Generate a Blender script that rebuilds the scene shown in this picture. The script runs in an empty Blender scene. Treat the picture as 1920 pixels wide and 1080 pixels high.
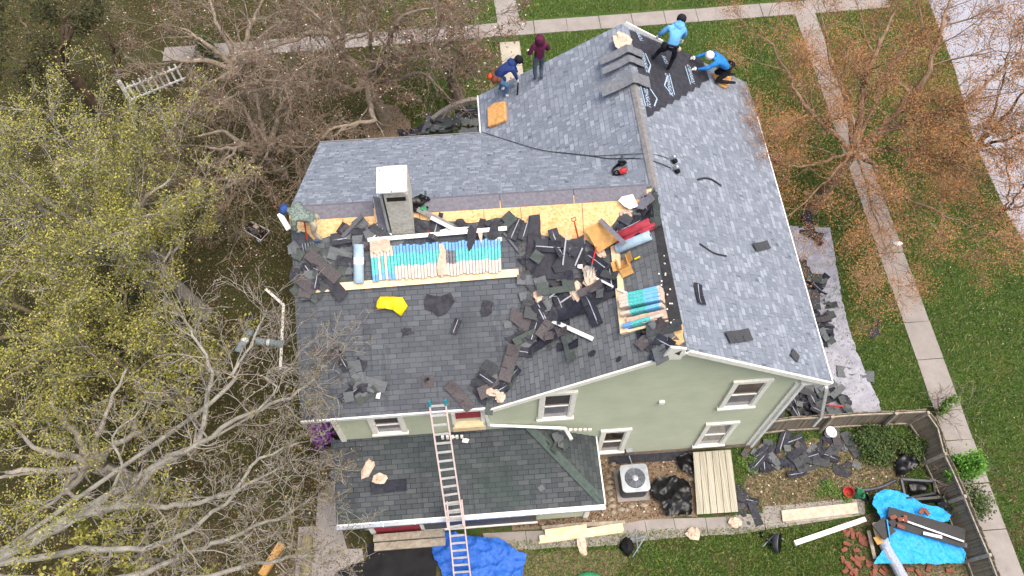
import bpy, bmesh, math, random
import numpy as np
from mathutils import Vector, Matrix, noise
from mathutils.geometry import delaunay_2d_cdt
random.seed(7); RNG = np.random.default_rng(7)
R = math.radians
S = bpy.context.scene
COL = S.collection

# ------------------------------------------------------------------ camera
PITCH, ROLL, YAW, F, H = 0.509014671, 0.00393033949, -0.0803193587, 1500.8, 24.0
CAM_R = (Matrix.Rotation(YAW, 3, 'Z') @ Matrix.Rotation(PITCH, 3, 'X') @ Matrix.Rotation(ROLL, 3, 'Z'))
cd = bpy.data.cameras.new('camera'); cam = bpy.data.objects.new('camera', cd); COL.objects.link(cam)
cam.matrix_world = Matrix.Translation((0, 0, H)) @ CAM_R.to_4x4()
cd.sensor_width = 36; cd.lens = F * 36 / 1920; cd.clip_end = 3000; cd.clip_start = 0.1
S.camera = cam
# ------------------------------------------------------------------ light
SUN_EL, SUN_AZ = 72, 125      # overcast: a big soft sun behind the cloud
w = bpy.data.worlds.new('World'); S.world = w; w.use_nodes = True
nt = w.node_tree; bg = nt.nodes['Background']
sky = nt.nodes.new('ShaderNodeTexSky'); sky.sky_type = 'NISHITA'; sky.sun_disc = False
sky.sun_elevation = R(SUN_EL); sky.sun_rotation = R(SUN_AZ); sky.air_density = 1.0; sky.dust_density = 7.0; sky.ozone_density = 1.0
nt.links.new(sky.outputs[0], bg.inputs[0]); bg.inputs[1].default_value = 0.15
sd = bpy.data.lights.new('sun', 'SUN'); sd.energy = 1.35; sd.angle = R(50); sd.color = (1.0, 0.96, 0.9)
so = bpy.data.objects.new('sun', sd); COL.objects.link(so)
so.rotation_euler = (R(90 - SUN_EL), 0, R(180 - SUN_AZ))
so.location = (0, 0, 60)
S.view_settings.view_transform = 'Standard'; S.view_settings.look = 'None'; S.view_settings.gamma = 1
S.view_settings.exposure = 0.72

# ------------------------------------------------------------------ pixel -> ray -> surface of the place
RX, RY, RZ = 4.40, 11.42, 8.13      # ridge x, wing ridge y, ridge height
SM, SW = 0.624, 0.62
def ray(px, py):
    d = CAM_R @ Vector((px - 960, 540 - py, -F)); return d / -d.z
def at_z(px, py, z): return Vector((0, 0, H)) + ray(px, py) * (H - z)
def at_y(px, py, y):
    r = ray(px, py); t = y / r.y; return Vector((r.x * t, y, H - t))
P_Z0, P_Y0, P_SL = 2.08, 5.27, 0.66    # porch roof eave
def hf(x, y):
    z = 0.0
    if 7.0 <= y <= 17.02 and (x >= 0.32 or (y < 11.4 and x >= 0.0)) and x <= 8.58: z = max(z, RZ - SM * abs(x - RX))
    if 7.02 <= y <= 15.58 and -4.6 <= x <= RX: z = max(z, RZ - SW * abs(y - RY))
    if P_Y0 <= y <= 7.2 and -4.28 <= x <= 2.98:
        z = max(z, min(P_Z0 + P_SL * (y - P_Y0), P_Z0 + P_SL * (2.98 - x)))
    return z
SF = {'G': lambda x, y: 0.0, 'WS': lambda x, y: RZ - SW * (RY - y), 'WN': lambda x, y: RZ - SW * (y - RY), 'ML': lambda x, y: RZ - SM * (RX - x),
      'MR': lambda x, y: RZ - SM * (x - RX), 'P': lambda x, y: P_Z0 + P_SL * (y - P_Y0), 'V': lambda x, y: max(RZ - SM * (RX - x), RZ - SW * (RY - y)), None: hf}
def at(px, py, h=0.0, surf=None):
    if surf == 'G': return at_z(px, py, h)
    hf = SF[surf]
    r = ray(px, py); t = H - 9.2
    while t < H:
        if H - t <= hf(r.x * t, r.y * t) + h: break
        t += 0.02
    a, b = t - 0.02, t
    for _ in range(12):
        m = (a + b) / 2
        if H - m <= hf(r.x * m, r.y * m) + h: b = m
        else: a = m
    return Vector((r.x * b, r.y * b, H - b))
def nrm(p, surf=None):
    e = 0.03; hf = SF[surf]
    if hf(p.x, p.y) == 0: return Vector((0, 0, 1))
    n = Vector((-(hf(p.x + e, p.y) - hf(p.x - e, p.y)) / (2 * e), -(hf(p.x, p.y + e) - hf(p.x, p.y - e)) / (2 * e), 1))
    if n.xy.length > 1.0: return Vector((0, 0, 1))
    return n.normalized()

# ------------------------------------------------------------------ materials
def srgb(h):
    if isinstance(h, (tuple, list)): return tuple(h) + (1,)
    c = [int(h[i:i + 2], 16) / 255 for i in (0, 2, 4)]
    return tuple(x / 12.92 if x < 0.04045 else ((x + 0.055) / 1.055) ** 2.4 for x in c) + (1,)
class NT:
    def __init__(s, name):
        s.m = bpy.data.materials.new(name); s.m.use_nodes = True; s.t = s.m.node_tree
        s.b = s.t.nodes['Principled BSDF']; s.b.inputs['Specular IOR Level'].default_value = 0.3
    def n(s, ty, **k):
        o = s.t.nodes.new(ty)
        for a, v in k.items():
            if a.startswith('i_'):
                kk = a[2:]; kk = int(kk) if kk.isdigit() else kk.replace('_', ' ')
                if isinstance(v, bpy.types.NodeSocket): s.t.links.new(v, o.inputs[kk])
                else: o.inputs[kk].default_value = v
            else: setattr(o, a, v)
        return o
    def math(s, op, a, b=None, c=None):
        o = s.n('ShaderNodeMath', operation=op)
        for i, v in enumerate((a, b, c)):
            if v is None: continue
            if isinstance(v, bpy.types.NodeSocket): s.t.links.new(v, o.inputs[i])
            else: o.inputs[i].default_value = v
        return o.outputs[0]
    def ramp(s, fac, stops, mode='LINEAR'):
        o = s.n('ShaderNodeValToRGB'); o.color_ramp.interpolation = mode
        s.t.links.new(fac, o.inputs[0]); e = o.color_ramp.elements
        while len(e) < len(stops): e.new(0.5)
        for k, (p, c) in enumerate(stops): e[k].position = p; e[k].color = srgb(c)
        return o.outputs[0]
    def mix(s, f, a, b, mode='MIX'):
        o = s.n('ShaderNodeMix', data_type='RGBA', blend_type=mode)
        for i, v in ((0, f), (6, a), (7, b)):
            if isinstance(v, bpy.types.NodeSocket): s.t.links.new(v, o.inputs[i])
            else: o.inputs[i].default_value = v if i == 0 else (srgb(v) if not (isinstance(v, tuple) and len(v) == 4) else v)
        return o.outputs[2]
    def obj(s): return s.n('ShaderNodeTexCoord').outputs['Object']
    def uv(s): return s.n('ShaderNodeTexCoord').outputs['UV']
    def noise(s, vec, sc, det=4, rough=0.6): return s.n('ShaderNodeTexNoise', i_Vector=vec, i_Scale=sc, i_Detail=det, i_Roughness=rough).outputs['Fac']
    def col(s, c): s.t.links.new(c, s.b.inputs['Base Color'])
    def bump(s, h, st=0.5, d=0.01):
        b = s.n('ShaderNodeBump', i_Height=h, i_Strength=st, i_Distance=d); s.t.links.new(b.outputs[0], s.b.inputs['Normal'])
    def rough(s, r): s.b.inputs['Roughness'].default_value = r; return s
def plain(name, c, c2=None, sc=6, rough=0.7, metal=0, bump=0.2, island=False, det=5, stops=None):
    k = NT(name); k.rough(rough); k.b.inputs['Metallic'].default_value = metal
    v = k.obj(); f = k.noise(v, sc, det)
    if c2 is None:
        a = srgb(c); c2 = tuple(x * 0.72 for x in a[:3])
    cc = k.ramp(f, stops or [(0.3, c2), (0.65, c)])
    if island:
        g = k.n('ShaderNodeNewGeometry').outputs['Random Per Island']
        cc = k.mix(0.6, cc, k.ramp(g, [(0, c2), (1, c)]))
    k.col(cc)
    if bump: k.bump(f, bump, 0.02)
    return k.m
def island_mat(name, stops, rough=0.7, trans=0.0):
    k = NT(name); k.rough(rough); g = k.n('ShaderNodeNewGeometry').outputs['Random Per Island']
    k.col(k.ramp(g, stops)); 
    if trans:
        k.b.inputs['Transmission Weight'].default_value = 0
    return k.m
def shingle(name, stops, e=0.143, wd=0.17, line=0.35, stain=None, merge=True, tint='2c2f36', off3=False):
    """courses run along U, up the slope is V (metres)"""
    k = NT(name); k.rough(0.9); uv = k.uv(); sp = k.n('ShaderNodeSeparateXYZ', i_0=uv)
    u, v = sp.outputs[0], sp.outputs[1]
    vr = k.math('DIVIDE', v, e); row = k.math('FLOOR', vr); fv = k.math('FRACT', vr)
    wn = k.n('ShaderNodeTexWhiteNoise', noise_dimensions='1D', i_W=row).outputs['Value']
    off = k.math('MULTIPLY', k.math('FRACT', k.math('MULTIPLY', row, 0.5)), 1.0) if off3 else k.math('MULTIPLY', wn, 9.0)
    uu = k.math('ADD', k.math('DIVIDE', u, wd), off)
    # uneven tab widths
    if not off3:
        wob = k.n('ShaderNodeTexNoise', noise_dimensions='2D', i_Scale=0.9, i_Detail=0.0, i_Vector=k.n('ShaderNodeCombineXYZ', i_0=uu, i_1=k.math('MULTIPLY', row, 3.7)).outputs[0]).outputs['Fac']
        uu = k.math('ADD', uu, k.math('MULTIPLY', wob, 1.6))
    cell = k.math('FLOOR', uu); fu = k.math('FRACT', uu)
    rnd = k.n('ShaderNodeTexWhiteNoise', noise_dimensions='2D', i_Vector=k.n('ShaderNodeCombineXYZ', i_0=cell, i_1=row).outputs[0]).outputs['Value']
    c = k.ramp(rnd, stops, 'LINEAR' if off3 else 'CONSTANT')
    gr = k.noise(k.obj(), 60, 3, 0.8); c = k.mix(0.18, c, k.ramp(gr, [(0.3, '30343a'), (0.7, 'c0c4cc')]), 'OVERLAY')
    # dark slots, plus shadow lines of the course edges painted into the colour
    lh = k.math('LESS_THAN', fv, 0.11 if not off3 else 0.09); lv = k.math('LESS_THAN', fu, 0.055 if off3 else 0.07)
    thick = k.math('GREATER_THAN', rnd, 0.45) if not off3 else 1.0
    ln = k.math('MAXIMUM', k.math('MULTIPLY', lh, thick) if not off3 else lh, lv)
    fade = k.noise(k.obj(), 2.2, 2)
    c = k.mix(k.math('MULTIPLY', ln, k.math('MULTIPLY', fade, line * 2)), c, tint)
    if stain:
        big = k.noise(k.obj(), 0.55, 5, 0.65); c = k.mix(k.ramp(big, [(0.42, '000000'), (0.68, 'ffffff')]), c, k.mix(0.75, c, stain))
        st2 = k.noise(k.n('ShaderNodeMapping', i_Vector=uv, i_Scale=(2.2, 0.22, 1)).outputs[0], 1.6, 3, 0.6)
        c = k.mix(k.math('MULTIPLY', k.math('GREATER_THAN', st2, 0.60), 0.25), c, '2b2c2f')
    k.col(c)
    hgt = k.math('ADD', k.math('MULTIPLY', rnd, 0.4), k.math('SUBTRACT', 1.0, fv)); hgt = k.math('SUBTRACT', hgt, k.math('MULTIPLY', lv, 0.6))
    k.bump(hgt, 0.8, 0.012)
    return k.m
M = {}
M['new'] = shingle('new_architectural_shingle', [(0, '747b85'), (0.2, '7b828c'), (0.42, '828892'), (0.62, '878d97'), (0.8, '9299a3'), (0.92, '787f89')], 0.135, 0.15, 0.5, tint='3c3f47')
M['old'] = shingle('old_three_tab_shingle', [(0, '50545a'), (0.5, '595d62'), (1, '63676b')], 0.127, 0.305, 0.52, '45484c', off3=True, tint='1b1c1f')
M['old2'] = shingle('old_lighter_shingle', [(0, '5b5e61'), (0.5, '63676a'), (1, '6e7274')], 0.135, 0.305, 0.7, '55585a', off3=True, tint='2c2d30')
M['porch'] = shingle('porch_shingle', [(0, '43474a'), (0.5, '4d5154'), (1, '585c5d')], 0.14, 0.305, 0.7, '37433f', off3=True, tint='141516')
M['cap'] = plain('ridge_cap_shingle', '85827f', '6c6a6b', 12)
M['starter'] = plain('starter_strip', '74727a', '5f5e66', 14, bump=0.1)
M['hip'] = plain('hip_shingle', '4c5a54', '3c4743', 10)
M['darkstrip'] = plain('exposed_dark_edge', '3e3d3e', '2a2a2c', 8)
M['white'] = plain('white_painted_trim', 'f1eee4', 'dedbd0', 9, bump=0.05)
M['whitem'] = plain('white_aluminium', 'f0f0ec', 'd8d8d6', 5, rough=0.4, bump=0)
M['felt'] = plain('black_roofing_felt', '3a3a41', '26262c', 7, rough=0.75, bump=0.35)
M['feltb'] = plain('dark_shingle_back', '2c2e38', '1c1d24', 9, rough=0.6, bump=0.2)
M['gran'] = plain('grey_shingle_granules', '6a6e70', '4c4f52', 40, bump=0.3)
M['gran2'] = plain('dark_shingle_granules', '4a4c4e', '323436', 40, bump=0.3)
M['grang'] = plain('greenish_shingle_granules', '4c5450', '363c3a', 30, bump=0.3)
M['granb'] = plain('brown_shingle_granules', '575152', '3e3a3c', 30, bump=0.3)
M['silver'] = plain('pale_sealing_strip', 'a9aab2', '8c8d96', 15)
M['blackpl'] = plain('black_plastic', '1a1a1c', '0c0c0e', 6, rough=0.3)
M['kraft'] = plain('kraft_paper', 'd0b9a6', 'b0947f', 9, bump=0.6)
M['card'] = plain('cardboard', 'c09458', 'a67c45', 7)
M['pine'] = plain('pine_lumber', 'ecd5b0', 'd6b98e', 5)
M['wood'] = plain('weathered_wood', 'a89f8f', '7d7466', 7)
M['red'] = plain('red_roll', 'a83c49', '8a2c38', 5)
M['rolls'] = plain('blue_grey_roll', 'a7bccb', '8ba3b5', 5)
M['rolld'] = plain('grey_green_roll', '8b9aa0', '6f7e85', 5)
M['metal'] = plain('galvanised_metal', 'b4bac0', '969ca4', 6, rough=0.35, metal=0.6, bump=0.05)
M['dmetal'] = plain('dark_grey_metal', '5a5c62', '45474c', 6, rough=0.5, metal=0.3, bump=0.05)
M['orange'] = plain('orange_tool_paint', 'd0562a', 'a83c1a', 6, rough=0.5, bump=0)
M['redp'] = plain('red_paint', 'c23030', '982424', 6, rough=0.5, bump=0)
M['yellow'] = plain('yellow_plastic', 'f0d213', 'd9b80a', 8, rough=0.45, bump=0.5)
M['tarpb'] = plain('blue_tarp', '2d68c2', '224f9c', 14, rough=0.55, bump=0.8)
M['tarpc'] = plain('bright_blue_tarp', '2fa9ea', '1b86d0', 16, rough=0.5, bump=0.8)
M['tarpk'] = plain('black_tarp', '141417', '0a0a0c', 4, rough=0.75, bump=0.5)
M['cloth'] = plain('grey_drop_cloth', 'a6a6af', '8f8f9a', 2.5, rough=0.85, bump=0.7)
M['skin'] = plain('skin', 'b98768', 'a5745a', 8, rough=0.55, bump=0)
M['glove'] = plain('white_glove', 'e6e1d6', 'cfc8ba', 8)
M['brick'] = plain('red_brick', '8a5340', '663b2e', 12)
M['stone'] = plain('field_stone', 'a49884', '7c7162', 6)
M['pink'] = plain('pink_fibreglass_rail', 'e0cac6', 'cbb5b1', 6, rough=0.5, bump=0.05)
M['rung'] = plain('aluminium_rung', 'd6d4d2', 'b9b7b6', 6, rough=0.4, metal=0.3, bump=0)
M['teal'] = plain('teal_rubber', '2a8f9e', '1f7280', 6)
M['green'] = plain('green_plastic', '3b8f63', '2c6f4c', 6)

def osb():
    k = NT('osb_sheathing'); k.rough(0.85); v = k.obj()
    mp = k.n('ShaderNodeMapping', i_Vector=v, i_Scale=(18, 34, 26)); mp.inputs['Rotation'].default_value = (0, 0, 0.5)
    vo = k.n('ShaderNodeTexVoronoi', i_Vector=mp.outputs[0], i_Scale=1.0); vo2 = k.n('ShaderNodeTexVoronoi', i_Vector=v, i_Scale=21)
    c = k.ramp(k.n('ShaderNodeSeparateColor', i_0=vo.outputs['Color']).outputs[0], [(0, 'c9995f'), (0.4, 'ddb47e'), (0.75, 'e6c190'), (1, 'b98650')])
    c2 = k.ramp(k.n('ShaderNodeSeparateColor', i_0=vo2.outputs['Color']).outputs[1], [(0, 'c28f56'), (0.5, 'deb581'), (1, 'e8c79a')])
    c = k.mix(0.5, c, c2); c = k.mix(k.math('MULTIPLY', k.math('GREATER_THAN', k.noise(v, 1.7, 5), 0.6), 0.2), c, 'b07a45')
    k.col(c); return k.m
M['osb'] = osb()
def siding():
    k = NT('sage_green_siding'); k.rough(0.6); v = k.obj()
    f = k.noise(v, 1.1, 5); mp = k.n('ShaderNodeMapping', i_Vector=v, i_Scale=(0.7, 1, 16)); f2 = k.noise(mp.outputs[0], 1.3, 5, 0.7)
    c = k.ramp(f, [(0.3, 'acb29a'), (0.7, 'babfa8')])
    c = k.mix(k.ramp(f2, [(0.5, '000000'), (0.8, '808080')]), c, '8d967c')
    sp = k.noise(v, 26, 2); c = k.mix(k.math('MULTIPLY', k.math('GREATER_THAN', sp, 0.73), 0.5), c, '5f6655')
    k.col(c); k.bump(f2, 0.1, 0.01); return k.m
M['siding'] = siding()
def concrete(name, a, b, joints=None):
    k = NT(name); k.rough(0.9); v = k.obj(); f = k.noise(v, 1.3, 7, 0.7); g = k.noise(v, 45, 3, 0.8)
    c = k.mix(0.35, k.ramp(f, [(0.3, b), (0.7, a)]), k.ramp(g, [(0.3, b), (0.7, a)]), 'OVERLAY')
    s = k.noise(v, 9, 3, 0.7); c = k.mix(k.math('MULTIPLY', k.math('GREATER_THAN', s, 0.66), 0.3), c, '7a6f66')
    k.col(c); k.bump(g, 0.3, 0.01); return k.m
M['conc'] = concrete('concrete_walk', 'a39d98', '8b8681'); M['conc2'] = concrete('pale_concrete', 'bbb5a8', 'a39d90')
M['road'] = plain('pale_asphalt_street', '9b9da6', '92949c', 3, rough=.9)
M['mulch'] = plain('gravel_bed', 'a08c78', '4e4336', 30, bump=0.9, det=6, stops=[(0.25, '352c22'), (0.45, '6a5a48'), (0.6, '8f7e68'), (0.8, '775f4c')])
M['dirt'] = plain('bare_dirt', '7c6a54', '4c4430', 5, bump=0.6)
def ground():
    k = NT('grass_ground'); k.rough(0.95); v = k.obj(); sp = k.n('ShaderNodeSeparateXYZ', i_0=v)
    a = k.noise(v, 0.7, 6, 0.65); b = k.noise(v, 14, 6, 0.8); fine = k.noise(v, 55, 2, 0.9)
    lawn = k.mix(0.55, k.ramp(b, [(0.25, '324a1e'), (0.48, '4e6a30'), (0.64, '687f40'), (0.78, '878c55'), (0.92, '9a9068')]), k.ramp(a, [(0.3, '3b5624'), (0.54, '5b7636'), (0.68, '7b7f48'), (0.82, '8e8458')]))
    lit = k.mix(0.45, k.ramp(b, [(0.25, '2a2517'), (0.42, '4a412e'), (0.52, '54532d'), (0.64, '736147'), (0.8, '988569')]), k.ramp(a, [(0.35, '453e2b'), (0.6, '505c2b'), (0.8, '65563f')]))
    x = k.math('ADD', sp.outputs[0], k.math('MULTIPLY', k.math('SUBTRACT', a, 0.5), 7.0))
    fx = k.n('ShaderNodeMapRange', i_Value=x, i_1=-3.2, i_2=-0.5).outputs[0]
    c = k.mix(fx, lit, lawn)
    # dry patches in the back yard and along the street
    y = sp.outputs[1]; d = k.math('MULTIPLY', k.n('ShaderNodeMapRange', i_Value=y, i_1=7.5, i_2=5.5).outputs[0], k.math('GREATER_THAN', k.noise(v, 1.4, 5, 0.7), 0.52))
    c = k.mix(k.math('MULTIPLY', d, 0.75), c, k.ramp(b, [(0.3, '4a3e2c'), (0.7, '8d7a5f')]))
    c = k.mix(0.35, c, k.ramp(fine, [(0.3, '20240f'), (0.7, 'a8a878')]), 'OVERLAY')
    k.col(c); k.bump(k.math('ADD', b, fine), 1.0, 0.05); return k.m
M['ground'] = ground()
def wrapper(name, bands, marks=True):
    """printed bundle wrapper: bands along V (0..1 along the bundle)"""
    k = NT(name); k.rough(0.35); uv = k.uv(); sp = k.n('ShaderNodeSeparateXYZ', i_0=uv)
    wob = k.math('ADD', sp.outputs[1], k.math('MULTIPLY', k.math('SUBTRACT', k.noise(k.obj(), 7, 2), 0.5), 0.05))
    c = k.ramp(wob, bands, 'CONSTANT')
    mp = k.n('ShaderNodeMapping', i_Vector=uv, i_Scale=(3, 46, 1)).outputs[0]
    t = k.noise(mp, 1.5, 3, 0.8); mk = k.math('GREATER_THAN', t, 0.55)
    c = k.mix(k.math('MULTIPLY', mk, 0.33), c, 'e6eef0')
    c = k.mix(0.25, c, k.ramp(k.noise(k.obj(), 9, 3), [(0.35, '9fb8bc'), (0.65, 'ffffff')]), 'OVERLAY')
    c = k.mix(k.math('MULTIPLY', k.math('LESS_THAN', sp.outputs[0], 0.14), 0.55), c, '4a5a60')
    k.col(c); return k.m
M['wrapA'] = wrapper('teal_blue_kraft_wrapper', [(0, 'c2ad9d'), (0.40, '35a8a4'), (0.76, '4f8ccb')])
M['wrapB'] = wrapper('blue_teal_wrapper', [(0, '4f8ccb'), (0.22, '35a8a4'), (0.7, 'c2ad9d')])
M['wrapC'] = wrapper('kraft_wrapper', [(0, 'c2ad9d'), (0.5, 'c7b09c')])
M['wrapK'] = wrapper('dark_wrapper', [(0, 'c2ad9d'), (0.36, '4a444a'), (0.76, '4f8ccb')])
M['wrapD'] = wrapper('teal_wrapper', [(0, 'c2ad9d'), (0.22, '35a8a4'), (0.62, '62a6dc'), (0.94, 'c2ad9d')])
def glass(name, a, b, stripes=9, vert=False):
    k = NT(name); k.rough(0.12); k.b.inputs['Specular IOR Level'].default_value = 0.6
    uv = k.uv(); sp = k.n('ShaderNodeSeparateXYZ', i_0=uv); t = sp.outputs[0 if vert else 1]
    s = k.math('LESS_THAN', t, 0.5) if not vert else k.noise(k.n('ShaderNodeMapping', i_Vector=uv, i_Scale=(9, .6, 1)).outputs[0], 1.0, 2)
    n = k.noise(uv, 3, 2); c = k.mix(s, a, b); k.col(k.mix(k.math('MULTIPLY', n, .5), c, '2b2828')); return k.m
M['glass1'] = glass('window_with_blinds', '4a3f40', '84848e', 4); M['glass2'] = glass('window_with_curtain', '77736f', 'a9a7a6', 3, True)
M['glass3'] = glass('dark_window', '3a2d2a', '6e6a70', 5)
def brickm():
    k = NT('mossy_chimney_block'); k.rough(0.9); v = k.obj(); f = k.noise(v, 9, 6, 0.75)
    c = k.ramp(f, [(0.3, 'a39e94'), (0.6, 'cdc8bd'), (0.8, 'd8d3ca')])
    z = k.n('ShaderNodeSeparateXYZ', i_0=v).outputs[2]
    moss = k.math('MULTIPLY', k.math('GREATER_THAN', k.noise(v, 16, 5, 0.8), 0.53), k.n('ShaderNodeMapRange', i_Value=z, i_1=8.4, i_2=7.2).outputs[0])
    k.col(k.mix(moss, c, '45443c')); k.bump(f, 0.4, 0.02); return k.m
M['chim'] = brickm()
def planks(name, a, b, n=5, col3='6d6455', axis=0):
    k = NT(name); k.rough(0.85); uv = k.uv(); sp = k.n('ShaderNodeSeparateXYZ', i_0=uv)
    q = k.math('MULTIPLY', sp.outputs[axis], n); cell = k.math('FLOOR', q); fr = k.math('FRACT', q)
    wn = k.n('ShaderNodeTexWhiteNoise', noise_dimensions='1D', i_W=cell).outputs['Value']
    sc = (n * 6, 1.3, 1) if axis == 0 else (1.3, n * 6, 1)
    gr = k.noise(k.n('ShaderNodeMapping', i_Vector=uv, i_Scale=sc).outputs[0], 2.0, 5, 0.8)
    c = k.mix(k.ramp(gr, [(0.4, '000000'), (0.7, 'ffffff')]), k.ramp(wn, [(0, a), (1, b)]), col3)
    c = k.mix(k.math('LESS_THAN', fr, 0.06), c, '2e2a24'); k.col(c); k.bump(gr, 0.3, 0.01); return k.m
M['deck'] = planks('weathered_deck_boards', 'c6c1ae', 'a5a08c', 6, '8b8472'); M['fence'] = planks('grey_fence_boards', '857a69', '958a78', 40, '5f5548')
M['camo'] = plain('camouflage_fabric', '6f7a74', '3f4a46', 22, bump=0, stops=[(0.3, '3c4844'), (0.45, '5f6d66'), (0.6, '7f8a82'), (0.75, '4a5650')])

# ------------------------------------------------------------------ mesh helpers
class MB:
    def __init__(s): s.v = []; s.f = []; s.mi = []; s.uv = []
    def add(s, vs, fs, mi=0, uvs=None):
        b = len(s.v); s.v += [tuple(p) for p in vs]
        for i, f in enumerate(fs):
            s.f.append(tuple(b + j for j in f)); s.mi.append(mi)
            s.uv.append(uvs[i] if uvs else [(0, 0)] * len(f))
        return s
    def box(s, c, size, rot=None, mi=0, bev=0):
        x, y, z = (q / 2 for q in size); P = [Vector(p) for p in ((-x, -y, -z), (x, -y, -z), (x, y, -z), (-x, y, -z), (-x, -y, z), (x, -y, z), (x, y, z), (-x, y, z))]
        if rot is not None: P = [rot @ p for p in P]
        u = [(0, 0), (1, 0), (1, 1), (0, 1)]
        return s.add([p + Vector(c) for p in P], [(3, 2, 1, 0), (4, 5, 6, 7), (0, 1, 5, 4), (1, 2, 6, 5), (2, 3, 7, 6), (3, 0, 4, 7)], mi, [u] * 6)
    def beam(s, a, b, w, h, up=(0, 0, 1), mi=0):
        a, b = Vector(a), Vector(b); d = (b - a); L = d.length; d.normalize(); up = Vector(up)
        x = d.cross(up)
        if x.length < 1e-4: x = d.cross(Vector((1, 0, 0)))
        x.normalize(); z = x.cross(d)
        return s.box((a + b) / 2, (w, L, h), Matrix((x, d, z)).transposed(), mi)
    def tube(s, path, r, n=8, mi=0, caps=True):
        path = [Vector(p) for p in path]; rs = r if isinstance(r, (list, tuple)) else [r] * len(path)
        vs = []; prev = None
        for i, p in enumerate(path):
            d = (path[min(i + 1, len(path) - 1)] - path[max(i - 1, 0)]).normalized()
            a = prev if prev is not None else (Vector((0, 0, 1)) if abs(d.z) < .9 else Vector((1, 0, 0)))
            x = (a - d * a.dot(d)).normalized(); prev = x; y = d.cross(x)
            for k in range(n):
                t = 2 * math.pi * k / n; vs.append(p + (x * math.cos(t) + y * math.sin(t)) * rs[i])
        fs = []
        for i in range(len(path) - 1):
            for k in range(n):
                fs.append((i * n + k, i * n + (k + 1) % n, (i + 1) * n + (k + 1) % n, (i + 1) * n + k))
        uvs = [[(0, 0), (1, 0), (1, 1), (0, 1)]] * len(fs)
        if caps: fs += [tuple(range(n))[::-1], tuple((len(path) - 1) * n + k for k in range(n))]; uvs = uvs + [[(0, 0)] * n] * 2
        return s.add(vs, fs, mi, uvs)
    def lathe(s, c, prof, n=16, mi=0, rot=None):
        vs = []
        for r, z in prof:
            for k in range(n):
                t = 2 * math.pi * k / n; p = Vector((r * math.cos(t), r * math.sin(t), z)); vs.append((rot @ p if rot else p) + Vector(c))
        fs = [(i * n + k, i * n + (k + 1) % n, (i + 1) * n + (k + 1) % n, (i + 1) * n + k) for i in range(len(prof) - 1) for k in range(n)]
        if prof[-1][0] > 1e-4: fs.append(tuple((len(prof) - 1) * n + k for k in range(n)))
        if prof[0][0] > 1e-4: fs.append(tuple(range(n))[::-1])
        return s.add(vs, fs, mi, [[(0, 0)] * len(f) for f in fs])
    def blob(s, c, r, seed=0, amp=0.15, n=10, mi=0, fr=2.0):
        vs = []; m = n // 2 + 2
        for i in range(m + 1):
            th = math.pi * i / m
            for k in range(n):
                ph = 2 * math.pi * k / n; d = Vector((math.sin(th) * math.cos(ph), math.sin(th) * math.sin(ph), math.cos(th)))
                q = 1 + amp * 2 * noise.noise(d * fr + Vector((seed * 3.1, seed, 0)))
                vs.append(Vector(c) + Vector((d.x * r[0], d.y * r[1], d.z * r[2])) * q)
        fs = [(i * n + k, (i + 1) * n + k, (i + 1) * n + (k + 1) % n, i * n + (k + 1) % n) for i in range(m) for k in range(n)]
        return s.add(vs, fs, mi, [[(0, 0)] * 4] * len(fs))
    def slab(s, pts, th, n=Vector((0, 0, 1)), mi=0, uvf=None):
        """flat convex/concave polygon (3D, in order) with thickness below"""
        n = Vector(n); k = len(pts); pts = [Vector(p) for p in pts]
        nn = Vector((0, 0, 0))
        for i in range(k): nn += pts[i].cross(pts[(i + 1) % k])
        if nn.dot(n) < 0: pts = pts[::-1]
        vs = pts + [p - n * th for p in pts]
        fs = [tuple(range(k)), tuple(range(2 * k - 1, k - 1, -1))] + [(i, k + i, k + (i + 1) % k, (i + 1) % k) for i in range(k)]
        uv = [[uvf(p) for p in pts] if uvf else [(0, 0)] * k, [(0, 0)] * k] + [[(0, 0)] * 4] * k
        return s.add(vs, fs, mi, uv)
    def build(s, name, mats, parent=None, smooth=False, origin=None):
        me = bpy.data.meshes.new(name)
        if origin is None and parent is None and s.v:
            a = np.array(s.v); c = (a.max(0) + a.min(0)) / 2; origin = Vector((c[0], c[1], a[:, 2].min()))
        vs = s.v if origin is None else [(p[0] - origin[0], p[1] - origin[1], p[2] - origin[2]) for p in s.v]
        me.from_pydata(vs, [], s.f); me.update()
        if not isinstance(mats, (list, tuple)): mats = [mats]
        for m in mats: me.materials.append(M[m] if isinstance(m, str) else m)
        me.polygons.foreach_set('material_index', s.mi)
        ul = me.uv_layers.new(name='UVMap'); ul.data.foreach_set('uv', [c for f in s.uv for p in f for c in p])
        if smooth: me.polygons.foreach_set('use_smooth', [True] * len(me.polygons))
        return link(name, me, parent, origin)
def link(name, me, parent=None, origin=None):
    o = bpy.data.objects.new(name, me); COL.objects.link(o)
    if parent is not None:
        o.parent = parent
        g = world(parent); o.location = (origin or Vector()) - g
    elif origin is not None: o.location = origin
    return o
def world(o):
    v = Vector()
    while o is not None: v = v + o.location; o = o.parent
    return v
def tag(o, label=None, cat=None, group=None, kind=None):
    if label: o['label'] = label
    if cat: o['category'] = cat
    if group: o['group'] = group
    if kind: o['kind'] = kind
    return o
def empty(name, loc, label, cat, group=None):
    o = bpy.data.objects.new(name, None); o.empty_display_size = 0.2; COL.objects.link(o); o.location = loc
    return tag(o, label, cat, group)
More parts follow.
